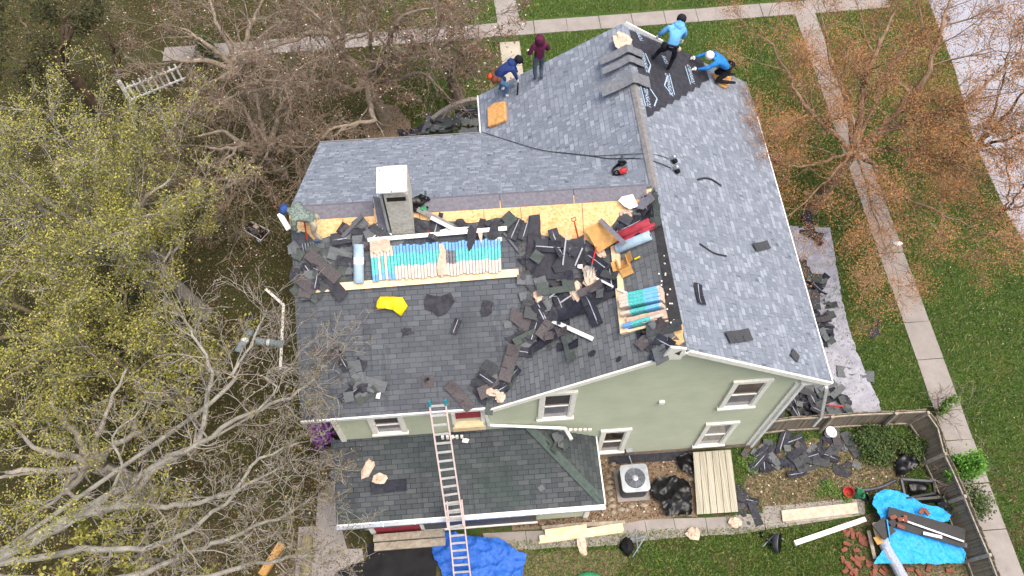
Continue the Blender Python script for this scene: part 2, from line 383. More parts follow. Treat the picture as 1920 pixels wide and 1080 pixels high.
def ntube(name, segs, mat, n=4, parent=None, extra=None, origin=None):
    """many frusta at once; segs: array (N,8) p0 p1 r0 r1; extra: (verts, quads) with material 1"""
    segs = np.asarray(segs, float); p0, p1 = segs[:, :3], segs[:, 3:6]; r0, r1 = segs[:, 6:7], segs[:, 7:8]
    d = p1 - p0; d /= np.maximum(np.linalg.norm(d, axis=1, keepdims=True), 1e-6)
    a = np.where(np.abs(d[:, 2:3]) < 0.9, [[0., 0, 1]], [[1., 0, 0]]); x = np.cross(a, d); x /= np.linalg.norm(x, axis=1, keepdims=True); y = np.cross(d, x)
    N = len(segs); vs = np.zeros((N, 2 * n, 3))
    for k in range(n):
        t = 2 * math.pi * k / n; q = x * math.cos(t) + y * math.sin(t); vs[:, k] = p0 + q * r0; vs[:, n + k] = p1 + q * r1
    fs = np.zeros((N, n, 4), int); b = (np.arange(N) * 2 * n)
    for k in range(n): fs[:, k] = np.stack([b + k, b + (k + 1) % n, b + n + (k + 1) % n, b + n + k], 1)
    V = vs.reshape(-1, 3); Q = fs.reshape(-1, 4); mi = np.zeros(len(Q), int)
    if extra is not None:
        Q = np.vstack([Q, extra[1] + len(V)]); V = np.vstack([V, extra[0]]); mi = np.concatenate([mi, np.ones(len(extra[1]), int)])
    return quads(name, V, Q, mat, parent, origin, mi)
def quads(name, V, Q, mats, parent=None, origin=None, mi=None):
    if origin is None: origin = Vector((0, 0, 0)) if parent is None else world(parent)
    me = bpy.data.meshes.new(name); V = V - np.array(origin)
    me.vertices.add(len(V)); me.vertices.foreach_set('co', V.astype(np.float32).ravel())
    me.loops.add(len(Q) * 4); me.loops.foreach_set('vertex_index', Q.astype(np.int32).ravel())
    me.polygons.add(len(Q)); me.polygons.foreach_set('loop_start', np.arange(0, len(Q) * 4, 4, dtype=np.int32)); me.polygons.foreach_set('loop_total', np.full(len(Q), 4, np.int32))
    for m in (mats if isinstance(mats, (list, tuple)) else [mats]): me.materials.append(M[m] if isinstance(m, str) else m)
    if mi is not None: me.polygons.foreach_set('material_index', mi.astype(np.int32))
    me.update(); me.validate()
    o = bpy.data.objects.new(name, me); COL.objects.link(o)
    if parent is not None: o.parent = parent; o.location = Vector(origin) - world(parent)
    else: o.location = origin
    return o
def leafquads(C, size, flat=0.3, asp=1.5):
    """one small bent quad per centre; flat: how strongly the normal is pulled up"""
    N = len(C); u = RNG.normal(size=(N, 3)); u /= np.linalg.norm(u, axis=1, keepdims=True)
    nn = RNG.normal(size=(N, 3)); nn[:, 2] = np.abs(nn[:, 2]) + flat * 3; v = np.cross(nn, u); v /= np.linalg.norm(v, axis=1, keepdims=True); u = np.cross(v, nn); u /= np.linalg.norm(u, axis=1, keepdims=True)
    s = (size * RNG.uniform(0.6, 1.4, (N, 1))); a = u * s * asp / 2; b = v * s / 2
    V = np.stack([C - a, C - b * 0.9, C + a, C + b * 0.9], 1).reshape(-1, 3); Q = np.arange(4 * N).reshape(N, 4); return V, Q
def patch(pts, step, zf, jag=0.0, seed=0, dens=None):
    """triangulated flat polygon (world xy list) -> verts, faces; zf(x,y)-> z"""
    P = []
    n = len(pts)
    for i in range(n):
        a, b = Vector(pts[i][:2]), Vector(pts[(i + 1) % n][:2]); m = max(1, int((b - a).length / step))
        nr = Vector((-(b - a).y, (b - a).x)); nr = nr.normalized() if nr.length > 1e-6 else nr
        for k in range(m):
            q = a.lerp(b, k / m)
            if jag and k: q = q + nr * (noise.noise(Vector((q.x * 2.3 / max(step * 4, .1), q.y * 2.3 / max(step * 4, .1), seed))) * jag)
            P.append(q)
    nb = len(P); xs = [p.x for p in P]; ys = [p.y for p in P]
    def inside(x, y):
        c = False; j = nb - 1
        for i in range(nb):
            if (ys[i] > y) != (ys[j] > y) and x < (xs[j] - xs[i]) * (y - ys[i]) / (ys[j] - ys[i]) + xs[i]: c = not c
            j = i
        return c
    x = min(xs); rr = random.Random(seed)
    while x < max(xs):
        y = min(ys)
        while y < max(ys):
            qx, qy = x + rr.uniform(-.3, .3) * step, y + rr.uniform(-.3, .3) * step
            if inside(qx, qy): P.append(Vector((qx, qy)))
            y += step
        x += step
    vs, es, fs, *_ = delaunay_2d_cdt(P, [], [list(range(nb))], 1, 1e-5)
    V = [(p.x, p.y, zf(p.x, p.y)) for p in vs]
    return V, [tuple(f) for f in fs]
def sheet(name, px, mat, lift=0.004, step=0.5, surf=None, jag=0, th=0, amp=0, fr=2.0, label=None, cat=None, group=None, kind=None, parent=None, dome=0, seed=None, smooth=True, world_pts=None, uvw=None):
    """a cloth, felt or paving sheet traced by its outline and laid on the surface it rests on"""
    seed = seed if seed is not None else random.random() * 90
    W = world_pts or [at(x, y, lift, surf) for x, y in px]
    cx = sum(p[0] for p in W) / len(W); cy = sum(p[1] for p in W) / len(W); rad = max((Vector(p[:2]) - Vector((cx, cy))).length for p in W)
    sf = SF[surf]
    def zf(x, y):
        b = sf(x, y)
        d = max(0, 1 - (Vector((x - cx, y - cy)).length / rad) ** 2)
        q = noise.noise(Vector((x * fr, y * fr, seed))) + 0.5 * noise.noise(Vector((x * fr * 2.3, y * fr * 2.3, seed)))
        ca, sa = math.cos(seed), math.sin(seed); u_, v_ = (x * ca + y * sa) * fr, (y * ca - x * sa) * fr * 2.2
        rdg = max(0, 1 - abs(noise.noise(Vector((u_, v_, seed + 9)))) * 4.5) + .7 * max(0, 1 - abs(noise.noise(Vector((v_ * .9 + 5, u_ * 1.9, seed + 3)))) * 5)
        return b + lift + dome * d + amp * max(0, (q * 0.35 + 0.3 + 0.45 * rdg))
    V, Fs = patch(W, step, zf, jag, seed)
    mb = MB(); mb.add(V, Fs, 0, [[(V[i][0], V[i][1]) for i in f] for f in Fs])
    # lip so that the sheet has thickness
    o = mb.build(name, mat, parent, smooth)
    if th:
        md = o.modifiers.new('thickness', 'SOLIDIFY'); md.thickness = th; md.offset = -1 if surf == 'G' else 0
    return tag(o, label, cat, group, kind)

# ================================================================== THE SETTING
ORI = Vector((0, 0, 0))
mb = MB(); mb.add([(-400, -300, 0), (400, -300, 0), (400, 500, 0), (-400, 500, 0)], [(0, 1, 2, 3)])
tag(mb.build('ground', 'ground', origin=ORI), kind='structure')
def walk(name, pts, mat, z=0.02, joints=None):
    mb = MB(); mb.slab([(x, y, z) for x, y in pts], 0.1)
    o = mb.build(name, mat, origin=ORI); return tag(o, kind='structure')
def slabs(name, quad, n, mat, z=0.03, gap=0.012):
    """a walk laid as n concrete slabs between two edge lines (a0->a1, b0->b1)"""
    a0, a1, b0, b1 = [Vector(p) for p in quad]; L = (a1 - a0).length; mb = MB()
    for i in range(n):
        t0, t1 = i / n + gap / L, (i + 1) / n - gap / L; j = [random.uniform(-.012, .012) for _ in range(4)]
        P = [a0.lerp(a1, t0), a0.lerp(a1, t1), b0.lerp(b1, t1), b0.lerp(b1, t0)]
        mb.slab([(p.x + j[k], p.y + j[k], z + random.uniform(-.006, .006) * 0 + j[k] * .3) for k, p in enumerate(P)], 0.12)
    return tag(mb.build(name, mat, origin=ORI), kind='structure')
# long walk along the street: x from its two edges
xl = at_z(1694, 606, 0).x; xr = at_z(1742, 603, 0).x
ytop0 = at_z(1111, 69, 0).y; ytop1 = at_z(1111, 44, 0).y
xs = (xl, xr)
step_y = 1.37
n = int((ytop0 + 1.0 - (-2)) / step_y); y1 = at_z(1694, 606, 0).y + 0.0
k0 = math.floor((ytop0 - y1) / step_y); ya = y1 - 9 * step_y; yb = y1 + (k0 + 1) * step_y
slabs('sidewalk', ((xs[0], ya), (xs[0], yb), (xs[1], ya), (xs[1], yb)), 9 + k0 + 1, 'conc')
xa = at_z(945, 60, 0).x
slabs('front_sidewalk', ((xa - 14, ytop0 - .1), (xs[1] + 3.3, ytop0 + .75), (xa - 14, ytop1 - .1), (xs[1] + 3.3, ytop1 + .75)), 22, 'conc', 0.035)
q = [at_z(933, 45, 0), at_z(976, 45, 0)]
slabs('crossing_walk', ((q[0].x, ytop1 + .02), (q[0].x - .3, ytop1 + 9), (q[1].x, ytop1 + .1), (q[1].x - .5, ytop1 + 9)), 7, 'conc', 0.028)
p0, p1 = at_z(937, 80, 0), at_z(974, 78, 0)
slabs('entrance_walk', ((p0.x, p0.y), (p0.x, 17.2), (p1.x, p1.y), (p1.x, 17.2)), 3, 'conc2', 0.03)
# street with a kerb
E = [at_z(1975, 545, 0), at_z(1890, 405, 0), at_z(1828, 270, 0), at_z(1790, 130, 0), at_z(1740, 0, 0)]
st = [(p.x, p.y) for p in E]; d = (E[-1] - E[-2]).normalized()
st = [(st[0][0] + 2, st[0][1] - 12)] + st + [(E[-1].x + d.x * 14, E[-1].y + d.y * 14)]
mb = MB(); mb.slab([(x, y, 0.012) for x, y in st] + [(st[-1][0] + 40, st[-1][1], .012), (st[0][0] + 60, st[0][1], .012)], 0.1); tag(mb.build('street', 'road', origin=ORI), kind='structure')
# side street on the far left corner
A = [at_z(x, y, 0) for x, y in ((60, 0), (100, 70), (175, 90), (190, 0))]
# walks behind the house (bottom of the picture)
def ppx(*a): return [(at_z(x, y, 0).x, at_z(x, y, 0).y) for x, y in a]
bw = [(940, 1004, 905, 1038, 0), ]
def slab_px(name, quads_, mat, z=0.03):
    mb = MB()
    for qd in quads_:
        W = [at_z(x, y, 0) for x, y in qd]; c = sum(W, Vector()) / 4
        mb.slab([(c.x + (p.x - c.x) * .985, c.y + (p.y - c.y) * .985, z + random.uniform(-.004, .004)) for p in W], 0.1)
    return tag(mb.build(name, mat, origin=ORI), kind='structure')
slab_px('back_walk', [[(905, 1000), (985, 996), (990, 1030), (908, 1036)], [(985, 996), (1045, 994), (1048, 1026), (990, 1032)], [(1045, 994), (1108, 990), (1102, 1026), (1048, 1027)], [(1108, 990), (1160, 985), (1162, 1022), (1102, 1026)],
    [(1150, 985), (1208, 975), (1216, 1014), (1160, 1022)], [(1208, 975), (1262, 972), (1270, 1008), (1216, 1014)], [(1262, 972), (1322, 971), (1328, 1005), (1270, 1008)], [(1322, 971), (1378, 968), (1384, 1002), (1328, 1004)], [(1378, 966), (1432, 962), (1434, 994), (1384, 1002)],
    [(1428, 950), (1490, 945), (1492, 985), (1436, 994)], [(1490, 945), (1560, 938), (1562, 975), (1492, 985)], [(1560, 938), (1620, 935), (1622, 965), (1562, 975)]], 'conc')
slab_px('side_walk', [[(598, 880), (632, 878), (630, 930), (596, 932)], [(596, 932), (631, 930), (632, 985), (592, 988)], [(560, 988), (640, 985), (652, 1030), (556, 1034)], [(556, 1034), (680, 1028), (690, 1085), (552, 1090)], [(648, 836), (600, 838), (598, 880), (640, 878)]], 'conc')
sheet('gravel_bed', [(1112, 830), (1300, 835), (1305, 900), (1308, 970), (1200, 978), (1120, 990), (960, 995), (960, 975), (1100, 960)], 'mulch', 0.016, 0.3, 'G', jag=0.15, kind='structure')
sheet('dirt_patch', [(1395, 830), (1600, 822), (1700, 830), (1690, 890), (1650, 918), (1560, 935), (1430, 950), (1395, 940)], 'dirt', 0.012, 0.4, 'G', jag=0.5, kind='structure')
sheet('brick_strewn_soil', [(1575, 980), (1640, 960), (1790, 1000), (1850, 1040), (1850, 1110), (1590, 1110)], 'dirt', 0.012, 0.4, 'G', jag=0.4, kind='structure')
sheet('tree_bed', [(705, 195), (745, 198), (768, 225), (776, 262), (690, 262), (672, 225)], 'mulch', 0.014, 0.25, 'G', jag=0.1, kind='structure')
sheet('worn_soil', [(958, 1040), (1130, 1032), (1180, 1050), (1100, 1100), (960, 1100)], 'dirt', 0.010, 0.3, 'G', jag=0.4, kind='structure')

# ================================================================== THE HOUSE
YW = 7.22                          # gable wall
house = empty('house', (4, 12, 0), 'sage green two storey house with half stripped grey roof in the middle of the yard', 'house')
XW0, XW1 = -3.95, 7.88
def wz(x):   # top of the south wall under the roofs
    zz = 5.35
    if x >= 0.35: zz = max(zz, RZ - SM * abs(x - RX) - 0.14)
    return min(zz, RZ - SM * abs(x - RX) - 0.14) if x > RX else zz
# clapboards: every lap really leans out
mb = MB(); zb = 0.35; exp = 0.115
cols = [XW0, 0.2] + [0.2 + 0.12 * i for i in range(1, 64)] + [XW1]; cols = sorted(set(round(min(c, XW1), 3) for c in cols))
z = zb
while z < 8.1:
    # x extent at this height
    zt = z + exp
    lo = XW0 if zt < 5.2 else RX - (RZ - .14 - zt) / SM; hi = min(XW1, RX + (RZ - .14 - zt) / SM)
    if zt >= 5.2: lo = max(lo, 0.2) if zt < 5.4 else lo
    if hi - lo > 0.05:
        mb.add([(lo, YW - .024, z), (hi, YW - .024, z), (hi, YW - .002, zt), (lo, YW - .002, zt), (lo, YW, z), (hi, YW, z)], [(0, 1, 2, 3), (4, 5, 1, 0)])
    z += exp
mb.box(((XW0 + .3) / 2 + .1, YW + 4, 2.8), (abs(XW0) + .3, 7.9, 5.0)); mb.box((XW1 - 3.8, YW + 4.9, 2.7), (7.6, 9.7, 5.2))
# gable infill so that the roof space is closed
mb.slab([(0.3, YW + .005, 5.3), (RX, YW + .005, RZ - .16), (XW1 - .02, YW + .005, RZ - SM * (XW1 - RX) - .16)], .1, (0, -1, 0))
mb.slab([(0.4, 16.8, 5.3), (RX, 16.8, RZ - .16), (XW1 - .02, 16.8, RZ - SM * (XW1 - RX) - .16)], .1, (0, -1, 0))
mb.slab([(XW0 + .1, 7.4, 5.3), (XW0 + .1, RY, RZ - .16), (XW0 + .1, 15.1, 5.3)], .1, (-1, 0, 0))
mb.build('wall', 'siding', house)
mb = MB()
mb.box(((XW0 + XW1) / 2, YW + 4.6, 0.17), (XW1 - XW0 - .06, 9.26, .34)); mb.build('foundation', 'stone', house)
mb = MB()
for x in (XW0 + .05, XW1 - .05):
    mb = MB(); mb.box((x, YW - .035, 2.75), (.13, .07, 4.9)); mb.box((x + (-.075 if x < 0 else .075), YW + .05, 2.75), (.03, .15, 4.9)); mb.build('corner_board', 'white', house)
# --- roof slopes, each a slab with shingle courses in its UV
def slope(name, pts, mat, uvf, th=0.11, n=(0, 0, 1), parent=None):
    mb = MB(); mb.slab(pts, th, n, 0, uvf); return mb.build(name, mat, parent or house)
KM = math.sqrt(1 + SM * SM); KW = math.sqrt(1 + SW * SW)
zm = lambda x: RZ - SM * abs(x - RX)
zw = lambda y: RZ - SW * abs(y - RY)
YF, YB = 7.0, 17.0
e = 0.0
slope('roof_slope', [(RX, YF, RZ), (RX, YB, RZ), (8.56, YB, zm(8.56)), (8.62, 15.6, zm(8.62)), (8.52, YF, zm(8.52))], 'new', lambda p: (p.y, (8.6 - p.x) * KM))
slope('roof_slope', [(RX, RY, RZ), (RX, YB, RZ), (.32, YB, zm(.32)), (.32, 15.50, zm(.32))], 'new', lambda p: (p.y + 3, (p.x) * KM))
slope('roof_slope', [(RX, RY, RZ), (.32, 15.54, zw(15.54)), (-4.42, 15.54, zw(15.54)), (-4.44, RY, RZ)], 'new', lambda p: (p.x + 9, (15.56 - p.y) * KW))
slope('roof_slope', [(RX, RY, RZ), (-4.44, RY, RZ), (-4.57, 7.04, zw(7.04)), (.02, 7.04, zw(7.04))], 'old', lambda p: (p.x + 20, (p.y - 7) * KW))
slope('roof_slope', [(RX, RY, RZ), (RX, YF, RZ), (-.02, YF, zm(-.02)), (.02, 7.04, zm(.02))], 'old2', lambda p: (p.y + 20, p.x * KM))
# ridge caps
mb = MB()
def capline(a, b, w, mat, nm, dx=Vector((1, 0, 0)), sl=SM, lift=.022):
    a, b = Vector(a), Vector(b); m = MB(); L = (b - a).length; k = int(L / .16)
    for i in range(k):
        p, q = a.lerp(b, i / k), a.lerp(b, (i + 1.25) / k); dn = Vector((0, 0, -sl * w)); j = random.uniform(-.004, .004)
        up0, up1 = Vector((0, 0, lift + .004)), Vector((0, 0, lift + .014 + j))
        m.add([p + up0 - dx * w + dn, p + up0, p + up0 + dx * w + dn, q + up1 - dx * w + dn, q + up1, q + up1 + dx * w + dn], [(0, 1, 4, 3), (1, 2, 5, 4)])
    return m.build(nm, mat, house)
capline((RX, 11.35, RZ), (RX, 15.1, RZ), .10, 'cap', 'ridge_cap')
# starter strip over the wing ridge, sheathing below, old edge along the main ridge
yr = RY
def on(pxs, surf, lift): return [at(x, y, lift, surf) for x, y in pxs]
mb = MB(); 
for (xa_, xb_) in ((-4.4, -2.45), (-1.55, .6), (.62, 2.4), (2.42, 4.2)):
    mb.slab([(xa_, yr + .10, zw(yr + .10) + .02), (xb_, yr + .10, zw(yr + .10) + .02), (xb_, yr, RZ + .024), (xa_, yr, RZ + .024)], .012); mb.slab([(xa_, yr, RZ + .024), (xb_, yr, RZ + .024), (xb_, yr - .27, zw(yr - .27) + .022), (xa_, yr - .27, zw(yr - .27) + .022)], .012)
mb.build('starter_strip', 'starter', house)
osbp = [(542, 404), (690, 391), (860, 380), (1060, 368), (1224, 353), (1236, 392), (1226, 410), (1206, 420), (1200, 405), (1222, 385), (1195, 395), (1165, 400), (1150, 420), (1112, 460), (1100, 450), (1075, 447), (1060, 452), (1035, 445), (1015, 440), (1010, 430), (975, 412), (930, 408), (880, 418), (850, 415), (800, 413), (760, 410), (700, 420), (668, 428), (640, 438), (625, 440), (590, 452), (575, 436), (545, 430)]
sheet('sheathing', osbp, 'osb', 0.012, 0.25, 'WS', jag=.05, parent=None, smooth=False).parent = house
bpy.data.objects['sheathing'].location -= house.location
ob = sheet('sheathing', [(1252, 612), (1280, 608), (1283, 640), (1268, 652), (1248, 645), (1244, 628)], 'osb', 0.016, .12, 'ML', jag=.05, smooth=False); ob.parent = house; ob.location -= house.location
mb = MB(); A1, B1 = on([(1222, 352), (1270, 612)], 'ML', .014)
mb.slab([(RX, 11.3, RZ + .014), (RX, 7.6, RZ + .014), (RX - .24, 7.75, zm(RX - .24) + .014), (RX - .16, 11.2, zm(RX - .16) + .014)], .01); mb.build('exposed_edge', 'darkstrip', house)
mb = MB()
for i in range(30):
    y = 7.7 + random.random() * 3.4; mb.box((RX - random.uniform(.03, .3), y, zm(RX - .12) + .03), (.03, .03, .02))
mb.build('old_nails', 'white', house)
# joints of the sheathing
mb = MB()
for x, yb2 in ((-1.35, -.75), (1.1, -1.6), (.2, -.7), (2.6, -.9), (-3.2, -.6)):
    mb.slab([(x - .008, yr - .28, zw(yr - .28) + .018), (x + .008, yr - .28, zw(yr - .28) + .018), (x + .008, yr + yb2, zw(yr + yb2) + .018), (x - .008, yr + yb2, zw(yr + yb2) + .018)], .003)
mb.build('sheathing_joint', 'dirt', house)
# trim boards along the rakes and the eaves
def trim(a, b, w=.045, h=.16, mat='white', nm='fascia', up=(0, 0, 1)):
    m = MB(); m.beam(a, b, w, h, up); return m.build(nm, mat, house)
dz = -.075
trim((RX + .02, YF - .026, RZ + dz), (8.5, YF - .026, zm(8.5) + dz)); trim((RX - .02, YF - .026, RZ + dz), (0.0, YF - .026, zm(0) + dz))
trim((8.545, YF - .02, zm(8.54) - .03), (8.645, 15.6, zm(8.64) - .03), .03, .10, 'whitem', 'drip_edge'); trim((8.645, 15.6, zm(8.64) - .03), (8.585, YB, zm(8.58) - .03), .03, .10, 'cap', 'drip_edge')
trim((-4.59, 7.02, zw(7.04) - .06), (.0, 7.02, zw(7.04) - .06), .04, .12, 'whitem'); trim((-4.43, 15.57, zw(15.56) - .02), (.3, 15.57, zw(15.56) - .02), .03, .08, 'cap', 'drip_edge')
trim((.295, 15.55, zm(.3) - .02), (.295, 17.0, zm(.3) - .02), .035, .10, 'whitem', 'drip_edge')
trim((RX + .1, YB + .01, RZ - .02), (RX + 1.25, YB + .01, zm(RX + 1.25) - .0), .05, .14, 'whitem', 'drip_edge')
# soffits
mb = MB(); mb.box((8.2, 12.0, 5.36), (.7, 9.9, .02)); mb.box((-1.9, 7.13, 5.28), (4.6, .2, .02)); mb.build('soffit', 'white', house)
# peak board at the front apex
P = [at_y(x, y, 6.95) for x, y in ((1240, 675), (1276, 674), (1288, 655), (1258, 652))]
mb = MB(); mb.slab(P, .05, (0, -1, 0)); mb.build('peak_board', 'white', house)
# --- windows
def window(px4, gl, y=YW, parent=house, sashes=True):
    W = [at_y(x, yy, y) for x, yy in px4]; x0, x1 = (W[0].x + W[3].x) / 2, (W[1].x + W[2].x) / 2; z1, z0 = (W[0].z + W[1].z) / 2, (W[2].z + W[3].z) / 2
    t = .125; yf = y - .05
    m = MB(); m.box(((x0 + x1) / 2, yf, z1 - t / 2), (x1 - x0 + .04, .07, t)); m.box(((x0 + x1) / 2, yf - .015, z0 + .04), (x1 - x0 + .06, .11, .08))
    for x in (x0 + t / 2, x1 - t / 2): m.box((x, yf, (z0 + z1) / 2 - .02), (t, .06, z1 - z0 - t - .1))
    o = m.build('window', 'white', parent)
    a0, a1, b0, b1 = x0 + t, x1 - t, z0 + .08, z1 - t
    g = MB(); g.add([(a0, y - .024, b0), (a1, y - .024, b0), (a1, y - .024, b1), (a0, y - .024, b1)], [(0, 1, 2, 3)], 0, [[(0, 0), (1, 0), (1, 1), (0, 1)]]); g.build('pane', gl, o)
    s = MB()
    for zz in ((b0 + b1) / 2,): s.box(((a0 + a1) / 2, y - .04, zz), (a1 - a0, .03, .04))
    for x in (a0 + .015, a1 - .015): s.box((x, y - .04, (b0 + b1) / 2), (.03, .03, b1 - b0))
    s.box(((a0 + a1) / 2, y - .04, b0 + .015), (a1 - a0 - .062, .03, .03)); s.box(((a0 + a1) / 2, y - .04, b1 - .015), (a1 - a0 - .062, .03, .03))
    s.build('sash', 'white', o)
    return o
window([(1376.5, 712), (1449, 707.5), (1411, 759), (1345, 762.5)], 'glass1')['label'] = 'upper window with red frame inside'
window([(1325, 792), (1385.7, 787), (1355, 830), (1298, 834)], 'glass2'); window([(1012, 735.6), (1083, 729), (1072, 780), (1007, 783)], 'glass1')
window([(1122.5, 805), (1183.6, 801), (1167, 843), (1120, 846)], 'glass3'); window([(687, 778), (753.8, 773), (765, 806.7), (700.4, 811.8)], 'glass1')
# opened window with a raw wood sill right of the ladder
P = [at_y(x, y, YW) for x, y in ((845, 772), (908, 766), (911, 795), (848, 797))]
x0, x1, z1, z0 = P[0].x, P[1].x, P[0].z, P[3].z
m = MB(); m.box((x0 + .05, YW - .05, (z0 + z1) / 2), (.1, .06, z1 - z0)); m.box((x1 - .05, YW - .05, (z0 + z1) / 2), (.1, .06, z1 - z0)); o = m.build('window', 'white', house)
m = MB(); m.box(((x0 + x1) / 2, YW - .024, z1 - .2), (x1 - x0 - .2, .03, .5)); m.build('sash', 'red', o)
m = MB(); m.box(((x0 + x1) / 2, YW - .09, z0 + .28), (x1 - x0 - .1, .16, .04)); m.box(((x0 + x1) / 2, YW - .18, z0 + .13), (x1 - x0, .02, .28)); m.build('sill', 'pine', o)
# vent, meter and small wall things
P = at_y(1240, 751, YW); m = MB(); m.box((P.x, YW - .05, P.z), (.14, .08, .13)); m.build('dryer_vent', 'white', house)
P = at_y(1176, 853, YW - .05); m = MB(); m.box((P.x, YW - .07, .55), (.2, .12, .28)); m.tube([(P.x + .02, YW - .07, .5), (P.x + .05, YW - .1, .2), (P.x + .12, YW - .35, .1)], .018, 6); m.build('disconnect_box', 'metal', house)
# --- gutters and downspouts
def spout(pts, nm='downspout', mat='whitem', w=.075, h=.06):
    m = MB()
    for a, b in zip(pts[:-1], pts[1:]): m.beam(a, b, w, h, (0, 1, .3))
    return m.build(nm, mat, house)
q = at_z(1540, 782, 1.1); spout([(8.42, 6.93, 5.42), (8.47, 6.93, 5.30), tuple(q), (q.x + .02, q.y, .3)])
spout([(8.3, 7.1, 5.32), (XW1 + .06, YW - .1, 5.2), (XW1 + .06, YW - .1, .25)], w=.09)
A = [at_y(908, 768, YW - .1), at_y(917, 797, YW - .06)]; z3 = A[1].z
Q = [at_y(1060, 803, YW - .14), at_y(1072, 824, 6.75)]
spout([A[0], A[1], Q[0], Q[1]], w=.07, h=.07)
# --- chimney
c0 = [at(x, y) for x, y in ((734, 443), (771, 440))]; cx = (c0[0].x + c0[1].x) / 2; cy = c0[0].y; cw = c0[1].x - c0[0].x
zt = 9.35; ct = at_z(719, 373, zt); ct2 = at_z(764, 365, zt); cap0, cap1 = at_z(706, 363, 9.62), at_z(762, 363, 9.62)
capn = at_z(734, 313, 9.62)
m = MB(); tw = ct2.x - ct.x; m.box(((ct.x + ct2.x) / 2, cy + .42, 7.9), (tw, .84, 2.9)); ch = m.build('chimney', 'chim', house)
yc = cy + .42
m = MB(); W_ = cap1.x - cap0.x; D_ = capn.y - cap0.y; ccx = (cap0.x + cap1.x) / 2
m.box((ccx, cap0.y + D_ / 2, 9.62), (W_, D_, .045))
for a in (-1, 1):
    m.box((ccx + a * (W_ / 2 - .01), cap0.y + D_ / 2, 9.57), (.02, D_, .1))
m.build('chimney_cap', 'whitem', ch)
m = MB(); m.box(((ct.x + ct2.x) / 2, cy + .001, 9.2), (tw * .8, .02, .14)); m.build('flue_opening', 'blackpl', ch)
m = MB()
for i, (x, y) in enumerate(((712, 320), (756, 318), (712, 345), (757, 343), (734, 359))):
    p = at_z(x, y, 9.65); m.lathe((p.x, p.y, 9.645), [(.016, 0), (.016, .014), (.0, .016)], 6)
m.build('cap_screw', 'dmetal', ch)
# metal flashing left of the chimney
L0 = ct.x - .05
m = MB(); a = at(699, 368, .55, 'WS'); b = at(712, 442, .05, 'WS'); a2 = at(716, 372, .5, 'WS'); b2 = at(728, 440, .05, 'WS')
m.slab([a, b, b2, a2], .03, (0, 0, 1)); m.build('step_flashing', 'starter', ch)
m = MB(); a = at(718, 372, .50, 'WS'); b = at(728, 418, .05, 'WS'); a2 = at(722, 372, .5, 'WS'); b2 = at(735, 425, .05, 'WS')
m.slab([a, b, b2, a2], .02, (0, 0, 1)); m.box(((L0 - .02), yc, 8.3), (.06, .8, 1.9)); m.build('side_flashing', 'metal', ch)
# pipe boots
for x, y, nm in ((802, 716, 'rusty'), (1205, 627, 'black')):
    p = at(x, y); m = MB(); m.box(p + Vector((0, 0, .02)), (.3, .3, .02), Matrix.Rotation(-math.atan(SW) * -1, 3, 'X') if nm == 'rusty' else Matrix.Rotation(-math.atan(SM), 3, 'Y')); m.tube([p, p + Vector((0, 0, .16))], .055, 12, 1, False); m.tube([p + Vector((0, 0, .12)), p + Vector((0, 0, .125))], .045, 12, 2)
    m.build('vent_pipe', ['granb' if nm == 'rusty' else 'feltb', 'cap' if nm == 'rusty' else 'blackpl', 'blackpl'], house)

# --- synthetic underlayment on the far right slope, printed with a name
und = [(1180, 55), (1232, 78), (1283, 97), (1318, 113), (1330, 150), (1316, 155), (1312, 165), (1304, 163), (1300, 172), (1291, 171), (1287, 180), (1278, 179), (1274, 188), (1265, 187), (1261, 195), (1252, 194), (1248, 202), (1240, 201), (1236, 209), (1228, 208), (1224, 216), (1214, 220), (1206, 175), (1196, 130)]
ul = sheet('underlayment', und, 'felt', 0.014, 0.3, 'MR', smooth=False); ul.parent = house; ul.location -= house.location
M['ink'] = plain('pale_blue_print', 'a9bed2', '93a9be', 20, bump=0)
def lettering(txt, pa, pb, hgt, surf='MR', parent=ul, lift=.022, mat='ink', bold=.006):
    """flat letters from pixel pa to pb along the sheet"""
    cu = bpy.data.curves.new('letters', 'FONT'); cu.body = txt; cu.size = 1; cu.shear = .35; cu.offset = bold * 2; cu.align_x = 'LEFT'; cu.align_y = 'CENTER'
    to = bpy.data.objects.new('letters', cu); COL.objects.link(to); bpy.context.view_layer.update()
    me = bpy.data.meshes.new_from_object(to.evaluated_get(bpy.context.evaluated_depsgraph_get())); bpy.data.objects.remove(to)
    a, b = at(*pa, lift, surf), at(*pb, lift, surf); n_ = nrm(a, surf); d_ = (b - a).normalized(); s_ = n_.cross(d_)
    xs_ = [v.co.x for v in me.vertices]; k = (b - a).length / max(max(xs_) - min(xs_), .01)
    for v in me.vertices: v.co = a + d_ * ((v.co.x - min(xs_)) * k) + s_ * (v.co.y * hgt)
    me.materials.append(M[mat]); o = bpy.data.objects.new('lettering', me); COL.objects.link(o); o.parent = parent
    o.location = -world(parent); return o
def chevron(pts, wd, parent=ul):
    m = MB(); n_ = nrm(at(*pts[0], 0, 'MR'), 'MR'); Wp = [at(x, y, .021, 'MR') for x, y in pts]
    for a, b in zip(Wp[:-1], Wp[1:]):
        s_ = (b - a).cross(n_).normalized() * wd; m.add([a - s_, a + s_, b + s_, b - s_], [(0, 1, 2, 3)])
    o = m.build('arrow_mark', 'ink', None, origin=Vector((0, 0, 0))); o.parent = parent; o.location = -world(parent); return o
for pa, pb in (((1218, 201), (1209, 158)), ((1216, 137), (1203, 95)), ((1260, 180), (1250, 138)), ((1301, 157), (1291, 122)), ((1204, 77), (1196, 60)), ((1251, 120), (1244, 104))):
    lettering('TOPSHIELD' if abs(pa[1] - pb[1]) > 30 else 'TOPS', pa, pb, .19)
